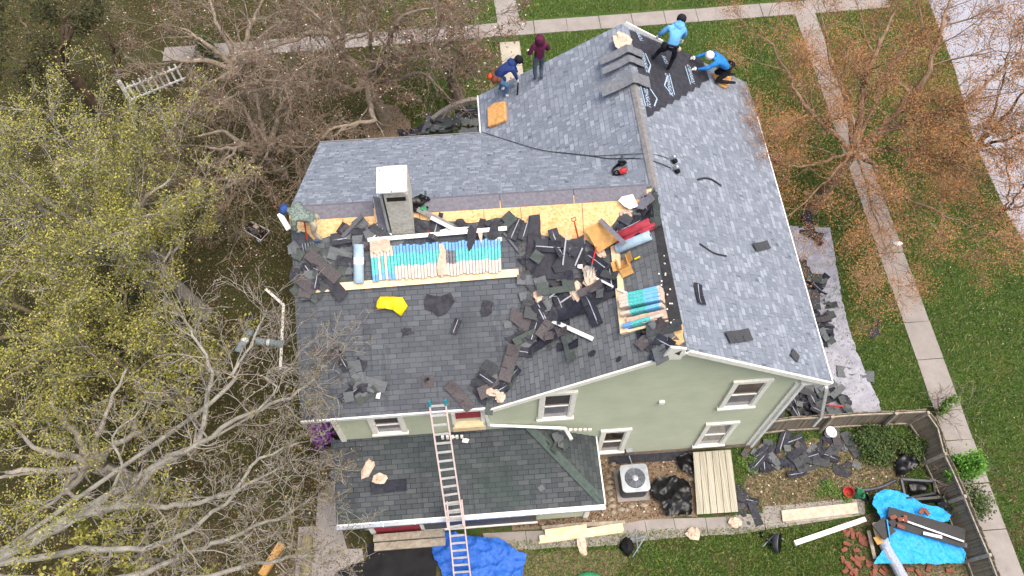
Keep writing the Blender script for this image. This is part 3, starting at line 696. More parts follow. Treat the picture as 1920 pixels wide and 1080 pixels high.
chevron([(1217, 163), (1232, 185), (1227, 199)], .02); chevron([(1210, 100), (1220, 122), (1216, 136)], .02); chevron([(1262, 180), (1246, 160), (1252, 142)], .02); chevron([(1265, 178), (1255, 138)], .015); chevron([(1211, 199), (1201, 160)], .015); chevron([(1295, 158), (1285, 124)], .015)

# --- back porch (lean-to) with hip
pw = 0
P0 = Vector((-4.28, P_Y0, P_Z0)); P1 = Vector((2.98, P_Y0, P_Z0)); D1 = Vector((2.98, YW - .01, P_Z0)); pk = Vector((2.98 - (YW - P_Y0), YW - .01, P_Z0 + P_SL * (YW - .01 - P_Y0)))
tl = Vector((-4.25, YW - .01, P_Z0 + P_SL * (YW - .01 - P_Y0)))
slope('roof_slope', [P0, P1, pk, tl], 'porch', lambda p: (p.x + 30, (p.y - P_Y0) * 1.2)); slope('roof_slope', [P1, D1, pk], 'porch', lambda p: (p.y + 30, (2.98 - p.x) * 1.2))
capline(P1 + Vector((-.08, .08, .0)), pk, .12, 'hip', 'hip_cap', Vector((.7, .7, 0)), 0.0, .03)
trim(P0 + Vector((0, -.02, -.05)), P1 + Vector((0, -.02, -.05)), .04, .12, 'whitem'); trim(P1 + Vector((.02, 0, -.05)), D1 + Vector((.02, 0, -.05)), .04, .12, 'whitem')
m = MB(); m.beam(P0 + Vector((0, -.09, -.03)), P1 + Vector((0.02, -.09, -.03)), .10, .09); g = m.build('gutter', 'metal', house)
for i in range(9):
    m = MB(); x = P0.x + .4 + i * .85; m.box((x, P_Y0 - .09, P_Z0 + .02), (.02, .13, .012)); m.build('gutter_bracket', 'whitem', g)
# porch wall
yp = at_y(1095, 970, 5.5).y; yp = 5.42
m = MB(); zz = .3
xe = 2.62
while zz < 2.0:
    m.add([(-.15 - .0, yp - .016, zz), (xe, yp - .016, zz), (xe, yp, zz + exp), (-.15, yp, zz + exp)], [(0, 1, 2, 3)]); zz += exp
m.box((-.6, yp + .85, 1.05), (6.4, 1.5, 1.9)); m.box((xe - .06, yp + .8, 1.05), (.1, 1.56, 1.9)); m.build('porch_wall', 'siding', house)
for x in (xe, -3.55, -2.1): m = MB(); m.box((x, yp - .03, 1.1), (.14, .05, 1.7)); m.build('corner_board', 'white', house)
m = MB(); m.box((-2.85, yp - .012, 1.05), (1.35, .02, 1.75)); dr = m.build('porch_door', 'red', house); m = MB(); m.box((-2.85, yp - .03, 1.3), (.9, .02, .8)); m.build('pane', 'glass3', dr)
m = MB(); m.box((-.25 - .2, yp - .05, .95), (3.2, .06, 1.1)); m.build('porch_screen', 'dmetal', house)
m = MB(); m.box((.0 - .45, yp - .1, .36), (3.3, .05, .06)); m.build('screen_rail', 'white', house)
m = MB(); m.box((1.8, yp - .03, 1.75), (.75, .03, .22)); m.build('transom_window', 'white', house)
m = MB(); m.slab([(-3.55, yp - .1, .42), (-1.5, yp - .1, .42), (-1.5, yp - .3, .42), (-3.55, yp - .3, .42)], .1); m.slab([(-3.55, yp - .3, .22), (-1.5, yp - .3, .22), (-1.5, yp - .52, .22), (-3.55, yp - .52, .22)], .1); m.build('porch_step', 'wood', house)
# cornice teeth on the porch roof
for i in range(5): p = at(866 - i * 9, 819 + (i * .3), .06); m = MB(); m.box(p, (.07, .06, .16)); m.build('dentil_block', 'white', house)
for i in range(5): p = at(1070 + i * 9, 806, .05); m = MB(); m.box(p, (.09, .05, .1)); m.build('dentil_block', 'white', house)

# ================================================================== TREES
M['barkp'] = plain('pale_grey_bark', 'a8a198', '7d766a', 5, bump=0.5)
M['barkb'] = plain('brown_grey_bark', '958877', '685d50', 5, bump=0.5)
M['barkd'] = plain('dark_bark', '6b5a4b', '43372c', 5, bump=0.5)
M['barkr'] = plain('warm_brown_bark', '98806a', '6d5744', 5, bump=0.5)
M['barkm'] = plain('mossy_grey_bark', '9d998d', '767268', 2.5, bump=0.5)
M['barko'] = plain('moss_tinted_bark', '8a8264', '625b42', 3, bump=0.5)
M['leafy'] = island_mat('yellow_green_young_leaves', [(0, '4c4d24'), (0.25, '6b6c2e'), (0.6, '88883a'), (0.85, 'a09a48'), (1, 'b4aa5c')], 0.6)
M['leafo'] = island_mat('orange_buds', [(0, '7d5636'), (0.4, 'a06e46'), (0.8, 'b48558'), (1, '8c7c4c')], 0.7)
M['leafr'] = island_mat('dull_red_buds_and_white_flowers', [(0, '4d3930'), (0.5, '70544a'), (0.8, '8a6558'), (0.96, '7d7840'), (0.993, 'e8dccb'), (1, 'e8dccb')], 0.7)
M['leafb'] = island_mat('sparse_brown_buds', [(0, '4f4434'), (0.6, '6d5f49'), (0.85, '6e6a30'), (1, '8a8040')], 0.7)
M['leafg'] = island_mat('dark_evergreen_needles', [(0, '232914'), (0.5, '343a1e'), (1, '5c5428')], 0.7)
M['leafl'] = island_mat('fresh_green_leaves', [(0, '37601a'), (0.5, '4f8024'), (1, '719e38')], 0.55)
M['leafd'] = island_mat('mixed_undergrowth_leaves', [(0, '24351a'), (0.6, '3a5022'), (0.9, '56652f'), (1, '6d6a44')], 0.7)
M['leafd2'] = island_mat('weed_leaves', [(0, '3c5420'), (0.5, '55702c'), (1, '6f8a3c')], 0.7)
M['leafp'] = island_mat('purple_blossom', [(0, '8a4f9a'), (0.6, 'a86cba'), (1, 'c48fd2')], 0.6)
M['twigr'] = plain('reddish_brown_twig', '6b4a44', '4a302c', 5)
def rnd_unit(rg):
    z = rg.uniform(-1, 1); t = rg.uniform(0, 2 * math.pi); q = math.sqrt(1 - z * z); return Vector((q * math.cos(t), q * math.sin(t), z))
def grow(segs, tips, rg, p, d, L, r, lev, spec):
    n = 3 if lev <= 1 else 5; pts = [p.copy()]; q = p.copy(); d = d.normalized()
    for i in range(n):
        d = (d + rnd_unit(rg) * spec['wig'] + Vector((0, 0, spec['up'] * (1 if lev else 0.5)))).normalized(); q = q + d * (L / n); pts.append(q.copy())
    rr = [max(spec['rmin'], r * (1 - 0.75 * i / n)) for i in range(n + 1)]
    for i in range(n): segs.append((*pts[i], *pts[i + 1], rr[i], rr[i + 1]))
    if lev == 0:
        tips.append(pts[-1]); tips.append(pts[-2]); tips.append(pts[1]); return
    nc = spec['nc'][lev - 1]
    for k in range(nc):
        t = rg.uniform(0.18, 1.0) if k else 1.0; i = min(n - 1, int(t * n)); b = pts[i].lerp(pts[i + 1], t * n - i if t < 1 else 1)
        dd = (pts[i + 1] - pts[i]).normalized(); side = (rnd_unit(rg) - dd * 0); side = (side - dd * side.dot(dd)).normalized()
        side.z *= spec.get('flat', 0.7)
        a = rg.uniform(0.45, 1.05); grow(segs, tips, rg, b, dd * math.cos(a) + side * math.sin(a), L * rg.uniform(.4, .68), max(spec['rmin'], rr[i] * .6), lev - 1, spec)
def tree(name, base, limbs, label, cat, bark='barkb', leaf='leafy', seed=1, lev=3, nsub=9, Ls=2.2, nc=(4, 4, 4), wig=.28, up=.06, rmin=.007, leafn=2, leafs=.07, spread=.12, trunk_r=.22, flat=.7, group=None, fork=None, skip=0.0, trunkmat=None):
    """limbs: list of (list of points, r0, r1); the trunk goes from the base to the fork"""
    rg = random.Random(seed); base = Vector(base); root = empty(name, base, label, cat, group)
    spec = dict(wig=wig, up=up, rmin=rmin, nc=nc, flat=flat); segs = []; tips = []; big = []
    if fork is not None:
        m = MB(); mid = base.lerp(fork, .5) + Vector((rg.uniform(-.1, .1), rg.uniform(-.1, .1), 0)); m.tube([base + Vector((0, 0, -.1)), base + Vector((0, 0, .25)), mid, fork], [trunk_r * 1.5, trunk_r * 1.1, trunk_r, trunk_r * .85], 10)
        for pts, r0, r1 in limbs:
            P = smooth_path([fork] + pts if (pts[0] - fork).length > .05 else pts, rg); k = len(P); m.tube(P, [r0 + (r1 - r0) * i / (k - 1) for i in range(k)], 8)
        m.build('trunk', trunkmat or bark, root)
    else:
        m = MB()
        for pts, r0, r1 in limbs:
            P = smooth_path(pts, rg); k = len(P); m.tube(P, [r0 + (r1 - r0) * i / (k - 1) for i in range(k)], 8)
        m.build('trunk', bark, root)
    for pts, r0, r1 in limbs:
        P = smooth_path(([fork] + pts) if fork is not None else pts, rg); n = len(P)
        tot = sum((P[i + 1] - P[i]).length for i in range(n - 1)); cnt = max(3, int(nsub * tot / 4))
        for k in range(cnt):
            t = rg.uniform(.2 + skip, 1.0) if k else 1.0; i = min(n - 2, int(t * (n - 1))); b = P[i].lerp(P[i + 1], t * (n - 1) - i)
            dd = (P[i + 1] - P[i]).normalized(); s = rnd_unit(rg); s = (s - dd * s.dot(dd)).normalized(); s.z *= flat
            a = rg.uniform(.5, 1.2) if k else .1
            r = (r0 + (r1 - r0) * t) * rg.uniform(.35, .6)
            grow(segs, tips, rg, b, dd * math.cos(a) + s * math.sin(a), Ls * rg.uniform(.5, 1.1), r, lev - (1 if r0 < .095 and lev == 3 and leaf == 'leafb' and fork is not None and name == 'bare_tree' else 0), spec)
    T = np.array([tuple(t) for t in tips]); ex = None
    if leafn:
        C = np.repeat(T, leafn, 0); C = C + RNG.normal(size=C.shape) * spread; C[:, 2] = np.maximum(C[:, 2], .05)
        ex = leafquads(C, leafs)
    ntube('crown', segs, [bark, leaf], 3, root, ex, origin=None)
    return root
def smooth_path(pts, rg, sub=4, amp=.06):
    out = []; n = len(pts)
    for i in range(n - 1):
        p0, p1, p2, p3 = pts[max(0, i - 1)], pts[i], pts[i + 1], pts[min(n - 1, i + 2)]
        for k in range(sub):
            t = k / sub; q = 0.5 * ((2 * p1) + (p2 - p0) * t + (2 * p0 - 5 * p1 + 4 * p2 - p3) * t * t + (3 * p1 - p0 - 3 * p2 + p3) * t ** 3)
            out.append(q + (rnd_unit(rg) * amp * min(1, (p2 - p1).length) if (i or k) else Vector()))
    out.append(pts[-1].copy()); return out
def L(*a): return [at_z(x, y, z) for x, y, z in a]
def auto_limbs(fork, n, R_, rise, seed, r0=.13, r1=.03, arc=(0, 360), rr=.25):
    rg = random.Random(seed); out = []
    for k in range(n):
        t = R(arc[0] + (arc[1] - arc[0]) * (k + rg.uniform(.2, .8)) / n); q = R_ * rg.uniform(1 - rr, 1 + rr)
        h = rise * rg.uniform(.55, 1.1); d = Vector((math.cos(t), math.sin(t), 0))
        out.append(([fork + d * q * .35 + Vector((0, 0, h * .5)), fork + d * q * .7 + Vector((rg.uniform(-.3, .3), rg.uniform(-.3, .3), h * .85)), fork + d * q + Vector((rg.uniform(-.4, .4), rg.uniform(-.4, .4), h))], r0 * rg.uniform(.7, 1.1), r1))
    return out
def std_tree(name, cx, cy, zc, R_, rise, label, cat, seed, nl=9, fz=2.6, basepx=None, **k):
    c = at_z(cx, cy, zc); fork = Vector((c.x, c.y, fz)); base = Vector((c.x + .2, c.y + .1, 0))
    return tree(name, base, auto_limbs(fork, nl, R_, rise, seed, k.pop('r0', .12), k.pop('r1', .03)), label, cat, fork=fork, seed=seed, **k)
# 1 pale bare tree at the lower left, its long limbs reaching over the back roof
fk = at_z(-60, 1075, 3.2)
tree('bare_tree', (fk.x - .3, fk.y - .3, 0), [
    (L((60, 1015, 4.0), (150, 965, 4.6), (225, 945, 5.0), (300, 870, 5.6), (370, 835, 6.1), (470, 775, 6.6), (545, 745, 7.0), (590, 710, 7.2)), .125, .022),
    (L((190, 955, 4.8), (270, 950, 5.2), (350, 945, 5.6), (430, 925, 6.0), (490, 860, 6.4), (560, 830, 6.7)), .095, .018),
    (L((300, 870, 5.6), (370, 830, 6.0), (385, 760, 6.6), (395, 700, 7.0), (370, 640, 7.4), (345, 600, 7.6)), .09, .02),
    (L((385, 760, 6.6), (440, 690, 7.0), (480, 630, 7.3), (500, 580, 7.5)), .06, .015),
    (L((80, 1040, 3.8), (180, 1030, 4.6), (300, 1020, 5.0), (400, 960, 5.6), (480, 900, 6.2), (530, 875, 6.4)), .10, .018),
    (L((120, 1100, 3.8), (240, 1080, 4.4), (350, 1040, 5.0), (450, 1000, 5.4), (540, 965, 5.7), (580, 935, 5.9)), .10, .018),
    (L((200, 1100, 4.0), (330, 1095, 4.6), (450, 1060, 5.0), (540, 1045, 5.3), (580, 1040, 5.4)), .10, .02),
    (L((170, 955, 4.8), (230, 880, 5.4), (215, 820, 6.0), (260, 770, 6.4)), .06, .015),
    (L((470, 780, 6.6), (500, 700, 7.2), (560, 690, 7.6)), .04, .012)],
    'pale bare tree at the lower left whose long limbs reach over the back roof', 'tree', bark='barkp', leaf='leafb', seed=11, lev=3, nsub=8, Ls=1.1, nc=(3, 3, 3), leafn=1, leafs=.03, rmin=.0055, spread=.08, trunk_r=.24, fork=fk, wig=.3, skip=.1, trunkmat='barkm')
# 2.. yellow green trees filling the left
std_tree('budding_tree', 110, 345, 6.2, 2.2, 3.0, 'yellow green leafing tree with the widest crown at the left edge', 'tree', 21, nl=11, lev=3, nsub=7, Ls=2.0, nc=(4, 4, 3), leafn=4, leafs=.036, spread=.085, bark='barkp')
std_tree('budding_tree', 50, 540, 6.0, 2.4, 2.6, 'yellow green leafing tree halfway down the left edge of the picture', 'tree', 22, nl=10, lev=3, nsub=7, Ls=2.0, nc=(4, 4, 3), leafn=4, leafs=.036, spread=.085, bark='barko')
std_tree('budding_tree', 210, 650, 4.6, 1.3, 1.8, 'low olive leafing tree left of the two grey rolls in the grass', 'tree', 23, nl=9, lev=3, nsub=6, Ls=1.5, nc=(4, 3, 3), leafn=1, leafs=.06, spread=.14, bark='barkb', fz=1.6)
std_tree('budding_tree', 50, 790, 6.2, 1.7, 2.0, 'yellow green leafing tree at the left edge above the pale bare limbs', 'tree', 24, nl=8, lev=3, nsub=7, Ls=1.8, nc=(4, 3, 3), leafn=4, leafs=.036, spread=.085, bark='barkp')
std_tree('budding_tree', 255, 440, 5.0, .9, 2.0, 'smaller yellow green leafing tree nearest the lawn mower', 'tree', 26, nl=8, lev=3, nsub=7, Ls=1.35, nc=(4, 3, 3), leafn=4, leafs=.036, spread=.085, bark='barkp')
# sapling in front of the bare limbs
std_tree('sapling', 130, 980, 6.4, .9, 1.0, 'thin sapling with bright yellow leaves in the lower left corner', 'tree', 25, nl=5, lev=2, nsub=9, Ls=.9, nc=(3, 3), leafn=3, leafs=.08, spread=.07, bark='barkp', trunk_r=.05, r0=.03, r1=.012)
# 3 brown bare trees along the top left
std_tree('magnolia_tree', 465, 210, 3.6, 1.8, 1.6, 'bare brown spreading tree dotted with white flowers right of the picket fence', 'tree', 31, nl=10, lev=3, nsub=7, Ls=2.0, nc=(4, 3, 3), leafn=1, leafs=.036, spread=.12, bark='barkb', leaf='leafr', fz=1.4, up=.0)
fk2 = at_z(690, 150, 2.0)
tree('gnarled_tree', (fk2.x + .3, fk2.y - .3, 0), [
    (L((645, 105, 3.6), (620, 68, 4.6), (585, 62, 5.0), (520, 85, 5.3), (470, 95, 5.6)), .17, .03), (L((640, 100, 3.8), (615, 50, 5.0), (570, 10, 5.6)), .10, .03),
    (L((720, 110, 3.2), (735, 60, 4.6), (760, 30, 5.4), (820, 10, 5.8)), .14, .03), (L((740, 105, 3.0), (780, 100, 3.8), (830, 85, 4.4), (870, 60, 5.0)), .12, .03),
    (L((660, 170, 2.6), (620, 150, 3.2), (570, 160, 4.0), (520, 165, 4.6)), .12, .03), (L((690, 190, 2.6), (700, 225, 3.0), (640, 235, 3.4), (600, 260, 3.6)), .13, .03),
    (L((740, 150, 2.8), (790, 140, 3.4), (830, 170, 3.8)), .09, .03), (L((650, 120, 3.4), (600, 110, 4.4), (560, 130, 5.0)), .08, .02), (L((700, 110, 3.4), (690, 50, 5.0), (680, 10, 5.8)), .1, .03)],
    'large gnarled brown bare tree between the front sidewalk and the new grey wing roof', 'tree', bark='barkb', leaf='leafr', seed=33, lev=3, nsub=9, Ls=1.8, nc=(4, 4, 3), leafn=1, leafs=.034, spread=.1, trunk_r=.25, fork=fk2, up=.0, wig=.34)
std_tree('redbud_tree', 835, 50, 3.8, 1.1, 1.4, 'bare tree with dark red buds beside the path corner at the top', 'tree', 35, nl=7, lev=3, nsub=8, Ls=1.5, nc=(4, 3, 3), leafn=2, leafs=.06, spread=.12, bark='barkb', leaf='leafr', fz=1.5)
std_tree('magnolia_tree', 400, 20, 4.4, 2.0, 1.6, 'brown bare tree at the top edge, cut by the frame, left of the gnarled tree', 'tree', 36, nl=8, lev=3, nsub=8, Ls=1.9, nc=(4, 4, 3), leafn=1, leafs=.036, spread=.12, bark='barkb', leaf='leafr', fz=1.6, up=0)
std_tree('bramble', 450, 310, 1.2, 1.5, .8, 'tangled brown bramble covering the ground left of the new grey wing roof', 'shrub', 37, nl=12, lev=3, nsub=10, Ls=1.5, nc=(4, 4, 3), leafn=1, leafs=.045, spread=.1, bark='barkb', leaf='leafb', fz=.4, up=.0, r0=.06, r1=.02, trunk_r=.1)
std_tree('dark_evergreen', 60, 35, 5.0, 1.6, 2.2, 'dark evergreen tree in the top left corner', 'tree', 38, nl=7, lev=3, nsub=7, Ls=1.1, nc=(3, 3, 3), leafn=4, leafs=.06, spread=.12, bark='barkd', leaf='leafg')
std_tree('slender_tree', 170, 45, 3.6, .8, 2.4, 'slender dark leaning bare tree beside the evergreen', 'tree', 39, nl=5, lev=1, nsub=4, Ls=1.0, nc=(3,), leafn=0, bark='barkd', trunk_r=.06, r0=.05, r1=.02, fz=1.0)
# 4 orange budding tree on the right
b9 = at_z(1522, 392, 0); f9 = at_z(1600, 285, 3.2)
tree('maple_tree', b9, [
    (L((1612, 230, 4.2), (1622, 150, 5.4), (1650, 80, 6.4), (1690, -10, 7.2)), .15, .03), (L((1650, 245, 4.0), (1700, 190, 5.0), (1740, 130, 6.0), (1765, 50, 7.0), (1785, -20, 7.6)), .16, .03),
    (L((1680, 280, 3.8), (1760, 290, 4.8), (1830, 330, 5.6)), .08, .02), (L((1650, 320, 3.8), (1700, 370, 4.4), (1760, 400, 5.0), (1830, 430, 5.4)), .07, .015),
    (L((1560, 250, 4.2), (1510, 200, 5.2), (1470, 120, 6.2), (1430, 60, 6.8)), .10, .02), (L((1590, 200, 4.6), (1560, 120, 5.6), (1540, 30, 6.6)), .11, .02),
    (L((1550, 300, 3.8), (1500, 310, 4.4), (1450, 300, 5.0)), .05, .015), (L((1560, 330, 3.6), (1520, 370, 4.0), (1470, 410, 4.2)), .05, .012), (L((1620, 330, 3.6), (1640, 400, 4.0), (1660, 470, 4.4)), .05, .012),
    (L((1690, 230, 4.4), (1790, 200, 5.4), (1860, 150, 6.2), (1915, 110, 6.6)), .10, .02), (L((1640, 190, 4.8), (1700, 90, 6.0), (1850, 20, 7.0)), .08, .02), (L((1650, 250, 4.2), (1730, 230, 5.2), (1810, 240, 6.0), (1880, 260, 6.3)), .06, .015)],
    'tall maple with orange brown buds over the sidewalk at the right', 'tree', bark='barkr', leaf='leafo', seed=41, lev=3, nsub=10, Ls=1.7, nc=(4, 4, 3), leafn=7, leafs=.025, spread=.17, trunk_r=.2, fork=f9, up=.03, wig=.22, rmin=.006)
b10 = at_z(1822, 285, 0)
tree('street_tree', b10, [(L((1850, 255, 1.6), (1890, 210, 3.2), (1930, 160, 4.4)), .09, .03), (L((1860, 270, 1.4), (1910, 250, 2.6), (1950, 230, 3.4)), .07, .02), (L((1845, 280, 1.2), (1900, 280, 2.2), (1940, 285, 3.0)), .06, .02), (L((1850, 240, 1.8), (1870, 180, 3.4), (1890, 100, 4.8)), .07, .02)],
    'dark multi stemmed tree leaning over the street edge at the right', 'tree', bark='barkd', leaf='leafo', seed=43, lev=3, nsub=8, Ls=1.2, nc=(3, 3, 3), leafn=1, leafs=.06, trunk_r=.12, fork=b10 + Vector((0, 0, .4)))
b11 = at_z(1878, 400, 0)
tree('bare_shrub', b11, [(L((1895, 385, .8), (1912, 360, 1.6), (1930, 330, 2.2)), .05, .02), (L((1890, 370, 1.0), (1890, 330, 2.0), (1885, 290, 2.8)), .04, .02), (L((1900, 390, .8), (1925, 385, 1.4)), .05, .02)],
    'small dark bare shrub at the right edge above the lawn', 'shrub', bark='barkd', leaf='leafb', seed=44, lev=3, nsub=9, Ls=1.0, nc=(3, 3, 3), leafn=0, trunk_r=.07, fork=b11 + Vector((0, 0, .2)))
# 5 shrubs
def shrub(name, cx, cy, r, h, label, leaf, seed, n=900, size=.06, bark='barkb', nst=10, cat='shrub'):
    c = at_z(cx, cy, 0); root = empty(name, c, label, cat); rg = random.Random(seed); segs = []; tips = []
    for k in range(nst):
        a = rg.uniform(0, 6.28); d = Vector((math.cos(a) * rg.uniform(.2, .8), math.sin(a) * rg.uniform(.2, .8), 1)).normalized(); grow(segs, tips, rg, c + Vector((rg.uniform(-.1, .1), rg.uniform(-.1, .1), 0)), d, h * rg.uniform(.7, 1.1), .022, 2, dict(wig=.3, up=.03, rmin=.006, nc=(3, 4), flat=1))
    P = np.array([tuple(t) for t in tips]); P[:, :2] = np.array(c)[:2] + (P[:, :2] - np.array(c)[:2]) * (r / max(.1, np.abs(P[:, :2] - np.array(c)[:2]).max()))
    m = max(1, n // len(P)); C = np.repeat(P, m, 0) + RNG.normal(size=(len(P) * m, 3)) * r * .14; C[:, 2] = np.maximum(C[:, 2], .03)
    ntube('stem', segs, [bark], 3, root); V, Q = leafquads(C, size); quads('foliage', V, Q, leaf, root)
    return root
shrub('green_bush', 1785, 893, .55, .9, 'bright green leafy bush at the corner fence beside the sidewalk', 'leafl', 51, 9000, .045)
shrub('green_bush', 1755, 775, .2, .9, 'small round green bush where the two fences meet', 'leafd2', 52, 900, .045)
shrub('purple_redbud', 608, 822, .5, .9, 'purple flowering shrub at the corner of the green wing', 'leafp', 53, 1500, .05, 'twigr')
shrub('bare_bush', 612, 905, .45, .6, 'bare reddish brown bush beside the porch roof', 'leafb', 54, 150, .04, 'twigr', 18)
shrub('undergrowth', 1640, 832, .75, .22, 'dark green undergrowth inside the leaning board fence', 'leafd', 55, 5200, .05, nst=8)
shrub('undergrowth', 1705, 845, .55, .25, 'dark green weeds beside the corner of the board fence', 'leafd', 56, 2600, .05, nst=8)
shrub('scrub', 1800, 955, .75, .6, 'dry brown and olive scrub tangled over the sagging fence', 'leafd', 57, 2200, .05, 'barkb', 18)
shrub('weeds', 1392, 870, .42, .08, 'patch of fresh green weeds right of the board ramp', 'leafd2', 58, 900, .035, nst=6)
shrub('weeds', 1560, 925, .5, .08, 'low green weeds left of the red and green pots', 'leafd2', 60, 900, .035, nst=6)
shrub('green_bush', 395, 105, .55, .7, 'dull green bush among the brown branches beside the front sidewalk', 'leafd', 59, 1500, .06)

# --- grass blades and fallen leaves
def scatter(name, n, poly, size, mat, asp, up, seed, excl=None, z=.03):
    rg = np.random.default_rng(seed); W = [at_z(x, y, 0) for x, y in poly]; xs_ = [p.x for p in W]; ys_ = [p.y for p in W]
    X = rg.uniform(min(xs_), max(xs_), n * 3); Y = rg.uniform(min(ys_), max(ys_), n * 3); ins = np.zeros(len(X), bool); j = len(W) - 1
    for i in range(len(W)):
        c = ((ys_[i] > Y) != (ys_[j] > Y)) & (X < (xs_[j] - xs_[i]) * (Y - ys_[i]) / (ys_[j] - ys_[i] + 1e-9) + xs_[i]); ins ^= c; j = i
    bad = ((X > -4) & (X < 7.9) & (Y > 7.2) & (Y < 17)) | ((X > xs[0] - .02) & (X < xs[1] + .02)) | ((Y > ytop0 - .15 + (X - xa + 14) * .03) & (Y < ytop1 + .0 + (X - xa + 14) * .03)) | ((X > p0.x) & (X < p1.x) & (Y > 17))
    if excl is not None: bad = bad | excl(X, Y)
    ok = ins & ~bad; C = np.stack([X[ok][:n], Y[ok][:n], np.full(len(X[ok][:n]), z)], 1)
    if up:
        N = len(C); a = rg.uniform(0, 6.28, N); s = size * rg.uniform(.5, 1.5, N); lean = rg.normal(size=(N, 2)) * .5 * s[:, None]
        dx = np.stack([np.cos(a), np.sin(a), 0 * a], 1) * .012 * (1 + 0 * s[:, None]); top = np.stack([lean[:, 0], lean[:, 1], s], 1); C[:, 2] = 0
        V = np.stack([C - dx, C + dx, C + top + dx * .3, C + top - dx * .3], 1).reshape(-1, 3); Q = np.arange(4 * N).reshape(N, 4)
    else: V, Q = leafquads(C, size, 1.2, asp)
    return tag(quads(name, V, Q, mat, origin=Vector((0, 0, 0))), kind='stuff')
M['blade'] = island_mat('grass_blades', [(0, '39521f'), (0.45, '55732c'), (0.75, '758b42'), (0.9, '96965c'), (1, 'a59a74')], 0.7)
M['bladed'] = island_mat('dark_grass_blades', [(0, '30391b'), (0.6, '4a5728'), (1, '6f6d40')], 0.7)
M['litter'] = island_mat('fallen_leaves', [(0, '3d2f22'), (0.35, '594534'), (0.7, '745c46'), (0.94, '8f7b62'), (0.99, 'cfc6b6'), (1, 'cfc6b6')], 0.8)
ctr = lambda X, Y: (X > 2.9) & (X < 7.2) & (Y > 5.2) & (Y < 7.3)
EY = [p.y for p in E]; EX = [p.x for p in E]; str_ = lambda X, Y: X > np.interp(Y, EY, EX)
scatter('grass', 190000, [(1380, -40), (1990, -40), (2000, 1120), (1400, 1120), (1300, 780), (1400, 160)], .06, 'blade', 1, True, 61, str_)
scatter('grass', 50000, [(700, -40), (1400, -40), (1400, 200), (1180, 60), (900, 200), (760, 230)], .06, 'blade', 1, True, 62)
scatter('grass', 45000, [(940, 1000), (1640, 985), (1640, 1130), (940, 1130)], .06, 'blade', 1, True, 63, lambda X, Y: (Y > 4.9 - (X > 5) * 0) & (X < 9))
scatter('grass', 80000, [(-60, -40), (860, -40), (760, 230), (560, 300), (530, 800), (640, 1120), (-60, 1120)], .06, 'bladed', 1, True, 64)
scatter('leaf_litter', 42000, [(-60, -40), (860, -40), (760, 250), (590, 260), (530, 420), (560, 800), (620, 1120), (-60, 1120)],   .045, 'litter', 1.3, False, 65)
scatter('leaf_litter', 2600, [(1500, 120), (1990, 150), (1990, 900), (1800, 700), (1560, 480), (1480, 300)],   .035, 'litter', 1.3, False, 66, str_, .04)
scatter('leaf_litter', 2500, [(1120, 860), (1300, 860), (1300, 965), (960, 990), (960, 970)], .05, 'litter', 1.3, False, 67)
scatter('leaf_litter', 2500, [(1400, 830), (1700, 830), (1700, 930), (1400, 960)], .05, 'litter', 1.3, False, 68)

# ================================================================== THINGS: helpers
def stick(name, a, b, w, h, mat, label=None, cat=None, surf=None, lift=0.0, lb=None, group=None, parent=None):
    A_, B_ = at(*a, lift, surf), at(*b, lift if lb is None else lb, surf); n_ = nrm((A_ + B_) / 2, surf)
    m = MB(); m.beam(A_ + n_ * h / 2, B_ + n_ * h / 2, w, h, n_); return tag(m.build(name, mat, parent), label, cat, group)
def roll(name, a, b, r, mat, label, cat='roll', surf=None, lift=0, band=None, tight=None):
    A_, B_ = at(*a, lift, surf), at(*b, lift, surf); n_ = nrm((A_ + B_) / 2, surf); A_ += n_ * r; B_ += n_ * r
    o = empty(name, (A_ + B_) / 2 - n_ * r, label, cat); m = MB(); d = (B_ - A_).normalized()
    m.tube([A_, A_ + d * .01, B_ - d * .01, B_], [r * .93, r, r, r * .93], 16); m.build('roll_sheet', mat, o, smooth=True)
    m = MB(); m.tube([A_ - d * .006, A_ + d * .02], r * .3, 8); m.tube([B_ - d * .02, B_ + d * .006], r * .3, 8); m.build('core', 'blackpl', o)
    if band:
        m = MB(); p, q = A_.lerp(B_, band[0]), A_.lerp(B_, band[1]); m.tube([p, q], r * 1.03, 16); m.build('paper_band', 'whitem', o)
    return o
LBLS = {}
def frame(p, ang, surf=None, tilt=0.0):
    n_ = nrm(p, surf); r = ray(960, 540); x = Vector((math.cos(ang), math.sin(ang), 0)); x = (x - n_ * x.dot(n_)).normalized(); y = n_.cross(x)
    Mx = Matrix((x, y, n_)).transposed()
    if tilt: Mx = Mx @ Matrix.Rotation(tilt, 3, 'Y') @ Matrix.Rotation(tilt * random.uniform(-1, 1), 3, 'X')
    return Mx
